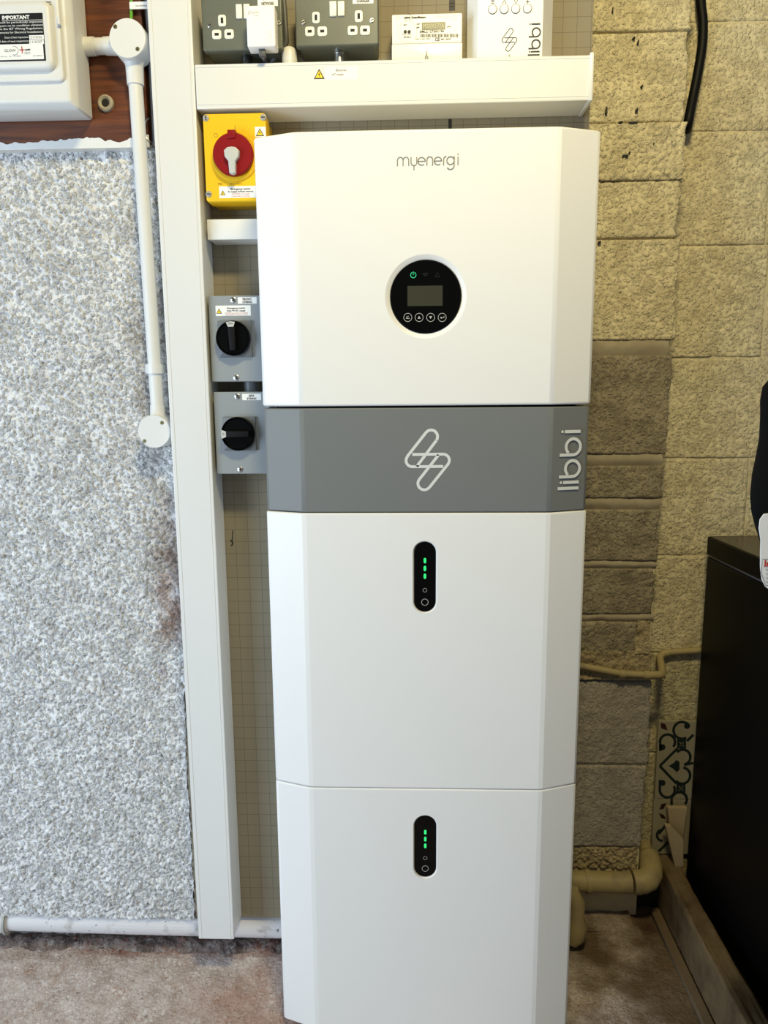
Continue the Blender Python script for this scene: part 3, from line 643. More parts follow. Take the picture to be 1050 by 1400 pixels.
# ------------------------------------------------------------------ metal-clad sockets
YS = .138
def socket(x0, x1, v_bot, u_mid, lab, mods, sws, scr, stick, txt):
    zb_ = P(u_mid, v_bot, YS).z
    a, e = P(x0, v_bot, YS).x, P(x1, v_bot, YS).x
    zt_ = zb_+.092
    r = root('double_socket', ((a+e)/2, .17, zb_), lab, 'socket', 'metal double sockets above the trunking')
    put('face_plate', G().prism(rrect(a, e, zb_, zt_, .004), YS, YS+.012, .0025), CLAD, r)
    put('back_box', G().prism(rrect(a+.002, e-.002, zb_+.001, zt_-.002, .008), YS+.012, YB), CLAD, r)
    for (u0, v0, u1, v1, ty) in mods:
        p, q = P(u0, v0, YS), P(u1, v1, YS)
        m_ = put('pin_insert', G().prism(rrect(p.x, q.x, q.z, p.z, .0038), YS-.0012, YS+.003, .0008), IVORY, r)
        cx_, cz_ = (p.x+q.x)/2, (p.z+q.z)/2; sw, sh_ = (.0022, .0045) if ty == 'e' else (.0036, .0022)
        put('pin_slot', G().poly([(cx_-sw, cz_-sh_), (cx_+sw, cz_-sh_), (cx_+sw, cz_+sh_), (cx_-sw, cz_+sh_)], front(YS-.0012), .0002), SLOT, m_)
    for (u0, v0, u1, v1) in sws:
        p, q = P(u0, v0, YS), P(u1, v1, YS)
        put('rocker_switch', G().box(p.x, q.x, YS-.003, YS+.004, q.z, p.z, .001), IVORY, r)
    for u, v in scr: screw(r, P(u, v, YS), .0044, YS, 'slot', 20)
    s, p, q = sticker(r, *stick, YS); g = G(); f = front(YS-.0003)
    g.text(txt[0], (p.x+q.x)/2, q.z+.0098, .0062, f, None, 'CENTER', .02)
    g.text(txt[1], (p.x+q.x)/2, q.z+.0018, .0066, f, (q.x-p.x)*.62, 'CENTER', .02); put('sticker_text', g, INK, s)
    return r
socket(277.5, 387, 69, 330, 'dark grey metal double socket with a white plug-in adapter, nearest the vertical trunking',
       [(298, 20.5, 309.4, 36.2, 'e'), (289.8, 41, 303, 53.7, 'p'), (306.6, 40.4, 320, 53.2, 'p')], [(322.6, 6.6, 331.5, 26), (333, 6.2, 342, 26)], [(286.7, 34.4), (382, 31)], (352, -6, 380, 8.2), ('LOGO', 'NETWORK'))
socket(404.5, 518, 62.5, 460, 'grey metal double socket with nothing plugged in, left of the small meter',
       [(426.7, 16.5, 437.3, 32, 'e'), (417, 36.7, 430.2, 49.6, 'p'), (434, 36.5, 447.4, 49.4, 'p'), (485, 14.5, 496, 30.5, 'e'), (475.3, 35.5, 488.9, 48.3, 'p'), (492.3, 35.2, 506, 48, 'p')],
       [(450.5, 2.5, 460.3, 22.8), (461.8, 2.4, 471.2, 22.2)], [(415, 30.2), (508.5, 27.5)], (482, -9, 510.5, 4.6), ('', 'CHARGER'))
# plug-in network adapter
ya = .100
a, e = P(336, 7.4, ya), P(377, 63.5, ya)
ad = root('powerline_adapter', ((a.x+e.x)/2, .11, e.z), 'white plug-in network adapter with cable, plugged into the dark grey socket', 'adapter')
put('case', G().prism(rrect(a.x, e.x, e.z, a.z, .003), ya, YS-.013, .0025), M('bright_white_plastic', (.86, .86, .86), .35), ad)
put('plug_body', G().prism(rrect(a.x+.006, e.x-.003, e.z+.006, a.z-.004, .004), YS-.014, YS-.0015), PVCG, ad)
f = front(ya); g = G(); p = P(341, 18, ya); g.ribbon(circ(p.x, p.z+.001, .0022, 14), .0007, f, closed=True); g.ribbon([(p.x-.002, p.z-.003), (p.x-.002, p.z+.001)], .0007, f); g.text('tp-link', p.x+.0035, p.z-.0008, .0065, f, .0125); g.text('AV600', p.x+.0075, p.z-.0055, .0035, f, .0075); put('lettering', g, LINK, ad)
g = G()
for i in range(2):
    for j in range(3):
        p = P(367.2+i*3.2, 43+j*3.1, ya); g.poly(circ(p.x, p.z, .0007, 8), f)
p, q = P(366, 51.8, ya), P(372.4, 57, ya); g.ribbon([(p.x, q.z), (q.x, q.z), (q.x, p.z), (p.x, p.z)], .0004, f, closed=True); put('indicator_marks', g, LINK, ad)
g = G(); p = P(358.6, 66, .112); g.box(p.x-.0055, p.x+.0055, .107, .118, e.z-.010, e.z+.001, .001)
eth = put('network_cable', g, GCABLE, org=(p.x, .112, e.z-.01)); tag(eth, 'grey network cable plugged into the underside of the white adapter', 'cable')
put('cable', G().tube([(p.x, .113, e.z-.008), (p.x, .118, e.z-.0095), (p.x, .130, e.z-.007), (p.x, .145, e.z-.008), (p.x, .150, 1.8045)], .0032, 12), GCABLE, eth)
# glands and couplings on top of the trunking
def gland(u, v, y, r, h, mat, lab, hexa=False):
    p = P(u, v, y); n = 6 if hexa else 24; z = 1.803; g = G(); rr = [r*.9, r, r, r*.93]; 
    g.tube([(p.x, y, z), (p.x, y, z+h*.3)], r, 24); 
    o = put('cable_gland', g, mat, org=(p.x, y, z)); tag(o, lab, 'gland')
    put('dome_nut', G().tube([(p.x, y, z+h*.3), (p.x, y, z+h*.75), (p.x, y, z+h*.9), (p.x, y, z+h)], [r*1.02, r*1.0, r*.9, r*.7], 24), mat, o); return o
gland(396, 80, .158, .0132, P(396, 66.5, .158).z-1.803, PVCG, 'white cable gland on the trunking between the two metal sockets')
for u, m_, lab in ((337.5, DSTEEL, 'dark steel conduit coupling under the socket with the adapter'), (464, STEEL, 'shiny steel conduit coupling under the empty grey socket')):
    p = P(u, 82, .165); zt_ = P(u, 70, .165).z
    o = put('conduit_coupling', G().tube([(p.x, .165, 1.803), (p.x, .165, zt_-.003)], .0095, 24), m_, org=(p.x, .165, 1.803)); tag(o, lab, 'coupling')
    put('lock_ring', G().tube([(p.x, .165, zt_-.006), (p.x, .165, zt_-.001)], .0112, 24), m_, o)
g = G(); pts = [P(384, -40, .165), P(389, 10, .165), P(391, 40, .165), P(392, 58, .168), P(385, 68, .172), P(377, 78, .176), P(371, 88, .178)]
g.tube(pts, .0042, 12); o = put('grey_cable', g, GCABLE, org=pts[0]); tag(o, 'dark grey cable curving down between the two metal sockets', 'cable')
# ------------------------------------------------------------------ small meter
ym = .142
a, e = P(535.8, 20, ym), P(631.5, 82, ym); zs = P(580, 59.2, ym).z; e.z = 1.803
mtr = root('energy_meter', ((a.x+e.x)/2, .17, e.z), 'small cream electricity meter with number display, standing above the trunking', 'meter')
put('case', G().prism(rrect(a.x, e.x, zs, a.z, .002), ym, YB, .0015), IVORY, mtr)
put('terminal_cover', G().prism(rrect(a.x-.0005, e.x+.0005, e.z, zs-.0006, .0015), ym-.0008, YB, .0012), IVORY, mtr)
f = front(ym); p, q = P(576.5, 30.8, ym), P(608.8, 40.3, ym)
dsp = put('display', G().prism([(p.x, q.z), (q.x, q.z), (q.x, p.z), (p.x, p.z)], ym-.0004, ym+.001), M('meter_lcd', (.05, .052, .03), .25), mtr)
put('digits', G().text('M0000172A', (p.x+q.x)/2, q.z+.0012, .0118, front(ym-.0004), (q.x-p.x)*.9, 'CENTER', 0, .0003), LCDG, dsp)
g = G(); T = lambda s_, u, v, sz, wpx=None, bold=0: g.text(s_, P(u, v, ym).x, P(u, v, ym).z, sz, f, (P(u+wpx, v, ym).x-P(u, v, ym).x) if wpx else None, 'LEFT', bold+.015)
T('cewe', 553, 25.6, .006, 8, .02); T('SmartMeters', 563, 25.4, .0048, 19, .03); T('EML2127560196', 574, 45, .0052, 33); T('MID', 552, 35, .003); T('EXP', 569.5, 34.2, .0035); T('IMP', 569.5, 38.8, .0035); T('kWh', 611, 37.6, .0035)
T('ECA2.v', 552, 52, .004, 10); T('230V 5(100)A  50Hz', 568, 54.2, .0025, 20); T('M21 0598', 603, 54.8, .0035, 13); T('Smart Meter', 549, 47.8, .002, 14)
T('Solar PV', 608.5, 64.6, .0042, 10.5, .03); T('Check Meter', 605.5, 69, .0042, 16, .03); T('C', 594.5, 56.2, .0075); T('E', 598.5, 56.2, .0075)
p = P(557.5, 24, ym); g.ribbon(arc(p.x, p.z, .006, -60, 100, 12), .0005, f); g.ribbon(arc(p.x, p.z, .006, 150, 250, 8), .0004, f)
for u in (554, 559.3): p = P(u, 43.6, ym); g.poly(circ(p.x, p.z, .0029, 16), f)
put('meter_print', g, INK, mtr)
g = G(); p = P(557, 43.5, ym); g.ribbon(circ(p.x, p.z, .0165, 30), .0004, f, closed=True)
for u, v, r in ((544, 25, .0035), (622, 23, .0035)): p = P(u, v, ym); g.ribbon(circ(p.x, p.z, r, 16), .0005, f, closed=True)
for k in range(10): p = P(593+k*2.3, 24.5, ym); g.ribbon([(p.x, p.z), (p.x+.002, p.z), (p.x+.002, p.z+.003), (p.x, p.z+.003)], .0004, f)
put('faint_print', g, LINK, mtr)
g = G()
for k in range(26):
    p = P(574.8+k*2.0, 51, ym); g.poly([(p.x, p.z), (p.x+.0019, p.z), (p.x+.0019, p.z+.0052), (p.x, p.z+.0052)], f) if k % 4 != 3 else g.poly([(p.x, p.z), (p.x+.001, p.z), (p.x+.001, p.z+.0052), (p.x, p.z+.0052)], f)
put('barcode', g, GINK, mtr)
g = G(); p = P(583, 78, ym-.004); z = P(583, 69, ym).z
g.tube([(p.x, ym-.0015, z), (p.x, ym-.002, z-.008), (p.x-.002, ym-.003, z-.011), (p.x-.002, ym-.003, z-.014), (p.x+.001, ym-.003, z-.0155), (p.x+.003, ym-.003, z-.013), (p.x+.001, ym-.003, z-.010)], .0006, 8); put('seal_wire', g, GINK, mtr)
# ------------------------------------------------------------------ wall control hub
yh = .145
a, b1, b2, e = P(638.5, 75, YB-.02).x, P(652.5, 75, yh).x, P(741, 75, yh).x, P(754, 75, YB-.02).x
zt_ = 1.803+.15
hb = root('control_hub', ((a+e)/2, .17, 1.803), 'white wall controller with round buttons, above the right end of the trunking', 'controller')
g = G(); g.loops([[(a, YB, z), (a, YB-.02, z), (b1, yh, z), (b2, yh, z), (e, YB-.02, z), (e, YB, z)] for z in (1.803, zt_)]); put('case', g, WHITE, hb, ang=20)
f = front(yh)
for i, (u, v) in enumerate(((673.4, 13.1), (689.2, 12.8), (705, 12.3), (721, 11.8))):
    c = P(u, v, yh); bt = put('button', G().lathe(c, [(.0068, yh+.001), (.0068, yh-.0012), (.0062, yh-.0018)], 28), WHITE, hb)
    g = G(); g.ribbon(circ(c.x, c.z, .0073, 28), .0009, f, closed=True)
    x, z = c.x, P(u, 2.5, yh).z
    if i == 0:
        for q in (-.0022, 0, .0022): g.ribbon([(x-.0028, z+q), (x+.0028, z+q)], .0008, f)
    if i == 1: g.ribbon([(x-.003, z-.003), (x, z+.003), (x+.003, z-.003)], .001, f)
    if i == 2: g.ribbon([(x-.003, z+.003), (x, z-.003), (x+.003, z+.003)], .001, f)
    if i == 3: g.ribbon([(x-.003, z), (x+.003, z)], .001, f); g.ribbon([(x, z-.003), (x, z+.003)], .001, f)
    put('button_mark', g, INK, hb)
a, e = P(737.5, 75, yh), P(738.5, 32.8, yh); k = (e.z-a.z)/568
g = G(); draw_libbi(g, (Vector((a.x, yh, a.z)), Vector((0, 0, 1)), Vector((-1, 0, 0)), Vector((0, -1, 0))), k, 27*k); put('lettering', g, INK, hb)
c = P(696.5, 54.8, yh); g = G(); draw_bolt(g, (Vector((c.x, yh, c.z)), Vector((1, 0, 0)), Vector((0, 0, 1)), Vector((0, -1, 0))), .0000985*1.35, .0011)
p = P(696.3, 77, yh); g.ribbon(arc(p.x, p.z, .0025, 30, 150, 8), .0005, f); g.poly(circ(p.x, p.z, .0008, 8), f); put('bolt_logo', g, INK, hb)
# ------------------------------------------------------------------ brown mounting board, fuse box and surface conduit
yw = .182
a, e = P(-60, -150, yw), P(203, 194, yw)
wdb = root('mounting_board', ((a.x+e.x)/2, .19, e.z), 'varnished brown wooden board behind the fuse box in the top left', 'board')
put('panel', G().box(-1.05, e.x, yw, .212, e.z, 2.2, .001), WOOD, wdb)
def lipf(U, V):
    ed = (fbm(U, V*0, 60, 4)-.45)*.012+(fbm(U, V*0, 14, 9)-.5)*.010
    return U, yw-.003-.001*V+.0*U, e.z-.010+(.012+ed)*V
o = grid('paint_lip', np.arange(-1.05, e.x+.004, .002), np.linspace(0, 1, 6), lipf, PVCG, wdb); o['label'] = 'ragged white paint along the lower edge'
def lip2(U, V): return U, yw-.0035+(.212-yw)*V, e.z-.010+0*V
o = grid('paint_lip_underside', np.arange(-1.05, e.x+.004, .01), np.linspace(0, 1, 3), lip2, PVCG, wdb)
xa = P(204, 100, yw).x; g = G(); g.box(xa, xa+.013, yw-.002, YB-.0005, e.z-.008, 2.2, .001)
bt = put('grey_batten', g, M('grey_batten_paint', (.17, .17, .18), .7, vary=(30, .15)), org=(xa, yw, e.z)); tag(bt, 'narrow grey batten between the brown board and the vertical trunking', 'batten')
g = G(); p = P(203.5, 178, yw-.003)
path = arc(p.x, p.z, .009, 90, 270, 8); g.tube([(x+.002, yw-.004, z*1.0+(z-p.z)*1.2) for x, z in path], .0012, 8); o = put('metal_clip', g, STEEL, org=(p.x, yw-.004, p.z)); tag(o, 'small bent metal clip hooked on the grey batten edge', 'clip')
# fuse box
yc = .105
bb = P(18, 167, yw-.002); br = P(127, 160, yw-.002)
fr_, fb = P(99, 140, yc), P(0, 147, yc)
cu = root('fuse_box', (-.8, .15, br.z), 'white fuse box with black IMPORTANT notice, top left corner', 'fuse box')
x1 = fr_.x; xb = br.x; zf = fb.z+.002; zbk = bb.z
g = G(); x0 = -.98; ztp = 2.02
g.loops([[(x0, yw-.001, zbk), (xb, yw-.001, zbk), (xb, yw-.001, ztp), (x0, yw-.001, ztp)],
         [(x0, yc+.012, zbk+.001), (x1+.006, yc+.012, zf-.004), (x1+.006, yc+.012, ztp), (x0, yc+.012, ztp)],
         [(x0, yc, zf+.006), (x1-.004, yc, zf+.006), (x1-.004, yc, ztp), (x0, yc, ztp)]])
b_ = g.bm; bmesh.ops.bevel(b_, geom=[e_ for e_ in b_.edges if e_.is_manifold], offset=.004, segments=3, profile=.5, affect='EDGES'); put('enclosure', g, OLD, cu, ang=50)
dx1, dz0 = P(90, 112, yc).x, P(60, 113.5, yc).z
put('front_frame', G().prism(rrect(x0+.02, dx1, dz0, ztp-.01, .008), yc-.006, yc+.001, .004), OLD, cu)
dr = put('door', G().prism(rrect(x0+.03, P(80, 90, yc).x, P(50, 101, yc).z, P(50, 6, yc).z, .014, 6), yc-.016, yc-.004, .009, 4), OLD, cu, 'hinged raised front door')
yq = yc-.016; f = front(yq)
a, e = P(-30, 20, yq), P(63, 83, yq)
lb = put('notice', G().prism([(a.x, e.z), (e.x, e.z), (e.x, a.z), (a.x, a.z)], yq-.0004, yq+.0002), M('notice_black', (.008, .008, .008), .4), cu, 'black printed IMPORTANT notice')
f = front(yq-.0004); g = G()
a2, e2 = P(-28, 62, yq), P(60.5, 81, yq); lw = put('notice_panel', G().poly([(a2.x, e2.z), (e2.x, e2.z), (e2.x, a2.z), (a2.x, a2.z)], f, .0003), STICK, lb)
TT = lambda s_, u, v, sz, ur, bold=0: g.text(s_, P(u, v, yq).x, P(u, v, yq).z, sz, f, P(ur, v, yq).x-P(u, v, yq).x, 'LEFT', bold)
TT('IMPORTANT', 3.5, 27, .0078, 41, .04); TT('installation should be periodically inspected', -28, 33.4, .0045, 59); TT('tested and a report on its condition obtained', -28, 37.9, .0045, 59)
TT('as prescribed in the IET Wiring Regulations', -28, 42.3, .0045, 59); TT('BS 7671 Requirements for Electrical Installations', -28, 47.2, .0045, 59); TT('Date of last inspection', 7, 53, .0042, 39); TT('Recommended date of next inspection', -22, 59, .0042, 39)
p = P(3, 28.6, yq); q = P(59, 28.6, yq); g.poly([(p.x, p.z-.0006), (q.x, p.z-.0006), (q.x, p.z), (p.x, p.z)], f); put('notice_text', g, STICK, lb)
g = G()
for v in (48.5, 55): p, q = P(40, v, yq), P(60.5, v+5.4, yq); g.poly([(p.x, q.z), (q.x, q.z), (q.x, p.z), (p.x, p.z)], f)
put('date_box', g, STICK, lb)
g = G(); TT = lambda s_, u, v, sz, ur, bold=0: g.text(s_, P(u, v, yq).x, P(u, v, yq).z, sz, f, P(ur, v, yq).x-P(u, v, yq).x, 'LEFT', bold, .0008)
TT('21/3/22', 42, 53, .005, 58); TT('11/2/27', 42, 59.2, .005, 58); TT('GLOW', 6.5, 71.5, .006, 22); p = P(20, 69.5, yq); g.ribbon(arc(p.x, p.z, .0068, -120, 110, 12), .0005, f, .0008); TT('Electrics LTD      info', -20, 79, .0026, 59); put('panel_text', g, LGREY, lb)
g = G(); p = P(30.5, 68.6, yq); g.ribbon([(p.x-.0045, p.z), (p.x+.0045, p.z)], .0014, f, .0008); g.ribbon([(p.x, p.z-.0055), (p.x, p.z+.0055)], .0014, f, .0008); put('red_cross_mark', g, REDINK, lb)
g = G(); TT('NAPIT', 35, 69.5, .0032, 42, .06); TT('APPROVED', 33.5, 72.5, .0018, 42); TT('CONTRACTOR', 33.5, 74.5, .0018, 42); put('panel_text', g, INK, lb)
g = G(); f2 = front(yc-.006); p = P(63, 3.5, yc-.006)
for k in range(2): g.ribbon([(p.x-.008, p.z+.001-k*.0035), (p.x+.009, p.z+.0005-k*.0035)], .0016, f2)
put('latch', g, GINK, cu)
g = G(); p = P(82, 29.5, yc-.006); g.tube([(p.x, yc-.009, p.z+.006), (p.x, yc-.009, p.z-.006)], .003, 10); put('hinge', g, OLD, cu)
# conduit boxes
def jbox(u, v, ru, rv, y0, yb, name_lab, spouts, scr):
    c = P(u, v, y0); r = (P(u+ru, v, y0).x-P(u-ru, v, y0).x)/2
    o = root('junction_box', (c.x, .19, c.z), name_lab, 'junction box')
    put('body', G().lathe(c, [(r*1.02, yb), (r*.99, y0+.010), (r*.97, y0+.006)], 44), OLD, o)
    put('cap', G().lathe(c, [(r*1.0, y0+.006), (r*1.0, y0+.0018), (r*.97, y0)], 48), OLD, o, 'round screwed cap')
    for su, sv in scr: screw(o, P(su, sv, y0), .0035, y0, 'slot', 50, M('brass_dull', (.22, .19, .08), .4, .6))
    for (d, L0, L1, rr, yc_) in spouts:
        d = Vector(d); cc_ = Vector((c.x, yc_, c.z)); put('spout', G().tube([cc_+d*L0, cc_+d*(L0+(L1-L0)*.35), cc_+d*L1], [rr*1.5, rr*1.06, rr], 28), OLD, o)
    return c, r
ypipe = .172
cpx = P(183, 110, ypipe-.013).x; 
c1_, r1_ = jbox(174, 52, 25.2, 28, .140, yw-.0005, 'round white junction box at the top of the conduit beside the fuse box', [((0, 0, -1), .018, .066, .0147, .168), ((-1, 0, 0), .02, .051, .0147, .168)], [(157.5, 36.5), (188, 67)])
c2_, r2_ = jbox(210.5, 590, 22.3, 23, .145, .197, 'round white junction box at the lower end of the conduit on pebbledash', [((0, 0, 1), .02, .050, .0135, .172)], [(221.5, 578), (197.5, 603)])
pz0, pz1 = c1_.z-.064, c2_.z+.048
xt, xb_ = P(180.5, 110, .16).x, P(211, 560, .16).x
g = G(); g.tube([(c1_.x, .168, pz0+.004), (c2_.x, .172, pz1-.004)], .0125, 28)
cd = put('conduit', g, OLD, org=(c1_.x, .17, pz1)); tag(cd, 'long white vertical conduit pipe between the two round junction boxes', 'conduit')
p = P(208, 504, .16); tt = (p.z-pz1)/(pz0-pz1); sxx = c2_.x+(c1_.x-c2_.x)*tt
g = G(); g.tube([(sxx, .171, p.z-.009), (sxx, .171, p.z+.009)], .0155, 28); g.box(sxx-.024, sxx+.012, .186, .2, p.z-.008, p.z+.008, .001)
put('saddle_clip', g, PVCG, cd, 'white saddle clip')
g = G(); g.tube([(c1_.x-.046, .168, c1_.z), (P(111, 60, .168).x, .168, c1_.z)], .0135, 28); 
o = put('conduit', g, OLD, org=(c1_.x-.06, .168, c1_.z)); tag(o, 'short horizontal white conduit joining fuse box and round junction box', 'conduit')
put('coupler', G().tube([(P(104, 60, .168).x-.012, .168, c1_.z), (P(130, 60, .168).x, .168, c1_.z)], .0152, 28), PVCG, o)
c = P(143.5, 140, yw-.006); o = root('cable_grommet', (c.x, yw, c.z), 'small pale round grommet with dark hole, on the brown board', 'grommet')
put('rim', G().lathe(c, [(.0145, yw), (.0138, yw-.005), (.011, yw-.007), (.0075, yw-.005), (.006, yw-.003)], 28), M('grommet_cream', (.42, .38, .28), .6), o)
put('hole', G().lathe(c, [(.0066, yw-.002), (.0066, yw-.0052)], 20), SLOT, o)
g = G(); p, q = P(179.5, -60, yw-.006), P(179.5, 30, yw-.006); g.tube([(p.x, yw-.006, p.z), (q.x, yw-.006, q.z)], .0028, 10)
o = put('green_wire', g, GWIRE, org=(q.x, yw-.006, q.z)); tag(o, 'green wire with white tag rising above the upper round junction box', 'wire')
a, e = P(177, 3, yw-.01), P(204, 12, yw-.01); put('wire_tag', G().box(a.x, e.x, yw-.011, yw-.009, e.z, a.z), STICK, o); 
put('tag_text', G().text('Gas bonding', a.x+.011, e.z+.0035, .004, front(yw-.011), .02), INK, o)
# ------------------------------------------------------------------ pipes
g = G(); pc = (.222, .062)
g.tube([(-1.3, pc[0], pc[1]+.012), (-.70, pc[0], pc[1]+.004), (.29, pc[0], pc[1]-.003)], .0262, 28)
wp = put('waste_pipe', g, WPIPE, org=(-.5, pc[0], pc[1])); tag(wp, 'grimy white waste pipe running along the foot of the pebbledash wall', 'pipe')
xk = P(8, 1268, .2).x
put('socket_collar', G().tube([(xk-.12, pc[0], pc[1]+.0065), (xk-.002, pc[0], pc[1]+.0065), (xk+.004, pc[0], pc[1]+.0062)], [.031, .031, .0275], 28), WPIPE, wp)
g = G(); 
put('pipe_bracket', G().tube([(xk-.004, pc[0], pc[1]+.0065), (xk+.001, pc[0], pc[1]+.0065)], .0345, 28), M('bracket_grey', (.35, .36, .33), .5), wp)
# small painted pipe on the pier
yv = YP-.012; r = .0075
A = [P(770, 906, yv), P(850, 921, yv)]; el = P(903, 923, yv)
o = root('overflow_pipe', A[0], 'thin cream painted pipe bending round the block pier edge', 'pipe')
put('tube', G().tube([A[0], A[1], P(890, 923, yv)], r, 16), CPIPE, o)
put('coupler', G().tube([P(846, 920.5, yv), P(853, 921.5, yv)], r*1.35, 16), CPIPE, o); put('coupler', G().tube([P(880, 922.5, yv), P(888, 923, yv)], r*1.3, 16), CPIPE, o)
q = [P(886, 923, yv), P(900, 923, yv), P(905, 922, yv+.006), P(905, 917, yv+.02), P(903, 905, YR-.03), P(902, 899, YR-.018), P(906, 894, YR-.012), P(914, 892, YR-.011)]
put('elbow', G().tube(q, r*1.2, 16), CPIPE, o)
put('tube', G().tube([P(912, 892, YR-.011), P(955, 889, YR-.011), P(1010, 888, YR-.011)], r, 16), CPIPE, o)
# large waste pipe
yv = YP-.032; A = P(740, 1203, yv); R = .0235
o = root('waste_pipe', A, 'thick cream painted waste pipe with elbow, low beside the storage unit', 'pipe')
B = P(862, 1207, yv)
put('tube', G().tube([A, B], R, 28), CPIPE, o)
put('coupler', G().tube([P(800, 1205, yv), P(806, 1205, yv)], R*1.13, 28), CPIPE, o); put('coupler', G().tube([P(865, 1206, yv), P(875, 1206, yv)], R*1.15, 28), CPIPE, o)
q = [P(868, 1206, yv), P(878, 1205.5, yv), P(886, 1202, yv+.004), P(890, 1195, yv+.014), P(890, 1187, yv+.03), P(889, 1178, yv+.05), P(887, 1170, yv+.066)]
put('elbow', G().tube(q, [R*1.1, R*1.12, R*1.12, R*1.1, R*1.1, R*1.08, R], 28), CPIPE, o)
put('riser', G().tube([P(887, 1172, yv+.06), P(883, 1162, YR-.035), P(882, 1150, YR-.03)], [R, R*.7, R*.5], 20), CPIPE, o)
yv = .25
q = [P(786, 1216, yv), P(790, 1224, yv), P(793, 1238, yv), P(791, 1256, yv), P(788, 1276, yv), P(782, 1290, yv)]
g = G(); q = [P(765, 1216, yv), P(781, 1222, yv), P(787, 1234, yv), P(787, 1252, yv), P(788, 1264, yv), P(786, 1278, yv), P(780, 1286, yv)]
g.tube(q, [.02, .021, .021, .019, .024, .024, .018], 24)
o = put('pipe_trap', g, CPIPE, org=q[3]); tag(o, 'bulging cream pipe trap peeking out from behind the lower battery module', 'pipe')
# drain hole
a, e = PZ(872, 1240), PZ(903, 1240)
xh0, xh1 = P(874, 1225, .385).x, P(902, 1225, .385).x; zh0, zh1 = .0, P(890, 1214, .385).z
dh = root('drain_socket', ((xh0+xh1)/2, .385, 0), 'square black drain opening under the thick pipe elbow', 'drain')
g = G(); g.box(xh0, xh1, .385, .43, 0, zh1, .002); put('mouth', g, SLOT, dh)
g = G(); g.box(xh0-.006, xh0, .38, .43, 0, zh1+.003, .001); g.box(xh1, xh1+.005, .38, .43, 0, zh1+.003, .001); put('rim', g, DSTEEL, dh)
# low kerb of concrete behind the pipe
def kf(U, V): return U, .30+.12*V+(fbm(U, V, 20, 5)-.5)*.02, (.016*np.sin(V*2.2)*(.5+fbm(U, V, 30, 3)))-.002
o = grid('mortar_fillet', np.arange(.25, .50, .005), np.linspace(0, 1, 14), kf, FLOORM); tag(o, 'low lumpy mortar fillet on the floor below the thick cream pipe', 'mortar', kind='stuff')
# ------------------------------------------------------------------ timber, tile, freezer, bag
XP = .574; HP = .12
def plf(U, V):
    # cross-section walk U in 0..3 : left face up, top across, right face down ; V along Y
    x = np.where(U < 1, XP, np.where(U < 2, XP+.042*(U-1), XP+.042)); z = np.where(U < 1, HP*U, np.where(U < 2, HP, HP*(3-U)))
    n = (fbm(U*2, V, 9, 3)-.5)*.006
    return x+n*(U > .0)+(fbm(U*6, V, 90, 4)-.5)*.002, V, z+n*.6
pk = root('timber_plank', (XP+.02, 0, 0), 'rough timber plank on edge along the floor beside the black appliance', 'plank')
pk2 = grid('board', np.linspace(0, 3, 31), np.arange(-.30, .415, .006), plf, PLANKM, pk)
g = G(); g.box(XP, XP+.042, .408, .416, 0, HP); put('end_grain', g, PLANKM, pk)
g = G(); g.box(.549, .571, -.3, .37, -.002, .010, .002); sk = put('floor_strip', g, M('dark_strip', (.14, .10, .06), .6, vary=(20, .3)), org=(.56, 0, 0)); tag(sk, 'thin dark strip on the floor along the foot of the timber plank', 'strip')
# patterned tile
yt = .415
a = P(901.5, 986, yt); e = P(901, 1180, yt); tx0 = a.x-.001; ztl = a.z; zbl = .122; tw = .2
tl = root('patterned_tile', (tx0, yt, zbl), 'tall patterned tile panel with dark hearts leaning in the corner behind the black appliance', 'tile')
zjt = ztl-.2
put('tile', G().box(tx0, tx0+tw, yt, yt+.009, zjt+.001, ztl, .0008), TILEM, tl); put('tile', G().box(tx0, tx0+tw, yt, yt+.009, zbl, zjt-.001, .0008), TILEM, tl)
f = front(yt); g = G(); gr_ = G()
uv = lambda X_, Y_: (P(880+X_/5.833, 970+Y_/5.833, yt).x, P(880+X_/5.833, 970+Y_/5.833, yt).z)
def rb(pts, wd=.0062): g.ribbon([uv(*p) for p in pts], wd, f)
def cpx(cx_, cy_, r, a0, a1, n=14): return [(cx_+r*math.cos(math.radians(a0+(a1-a0)*k/n)), cy_+r*math.sin(math.radians(a0+(a1-a0)*k/n))) for k in range(n+1)]
rb([(132, 270), (132, 330)]); rb(cpx(190, 258, 60, 170, 400)); rb([(268, 310), (128, 450)]); rb([(128, 450), (262, 590)])
rb(cpx(188, 640, 60, -30, 190)); rb([(128, 650), (130, 560)])
rb(cpx(305, 165, 68, 60, 330)); rb([(345, 250), (395, 200)]); rb([(325, 440), (395, 425)], .006)
rb(cpx(312, 378, 60, -140, 80)); rb(cpx(305, 525, 65, -80, 140)); rb(cpx(285, 715, 58, 200, 400)); rb([(222, 690), (222, 760)])
rb([(118, 1130), (200, 1050)]); rb(cpx(150, 1000, 45, 90, 250)); rb([(185, 905), (120, 990)])
for cx_, cy_ in ((302, 275), (297, 627)):
    g.poly([uv(cx_-36, cy_+36), uv(cx_+36, cy_+36), uv(cx_+36, cy_-36), uv(cx_-36, cy_-36)], f)
g.poly([uv(*p) for p in [(200, 450), (240, 475), (262, 500), (285, 480), (285, 450), (285, 420), (262, 400), (240, 425)]], f); 
for cx_, cy_ in ((150, 300), (150, 585), (345, 130)): g.poly([uv(*p) for p in cpx(cx_, cy_, 24, 360, 20, 12)], f)
tag(put('teal_pattern', g, TILEP, tl), kind='stuff')
for pl in ([(135, 105), (140, 150), (190, 165), (172, 115)], [(125, 800), (160, 790), (180, 745), (140, 755)], [(120, 825), (140, 865), (180, 875), (160, 840)]): gr_.poly([uv(*p) for p in pl], f)
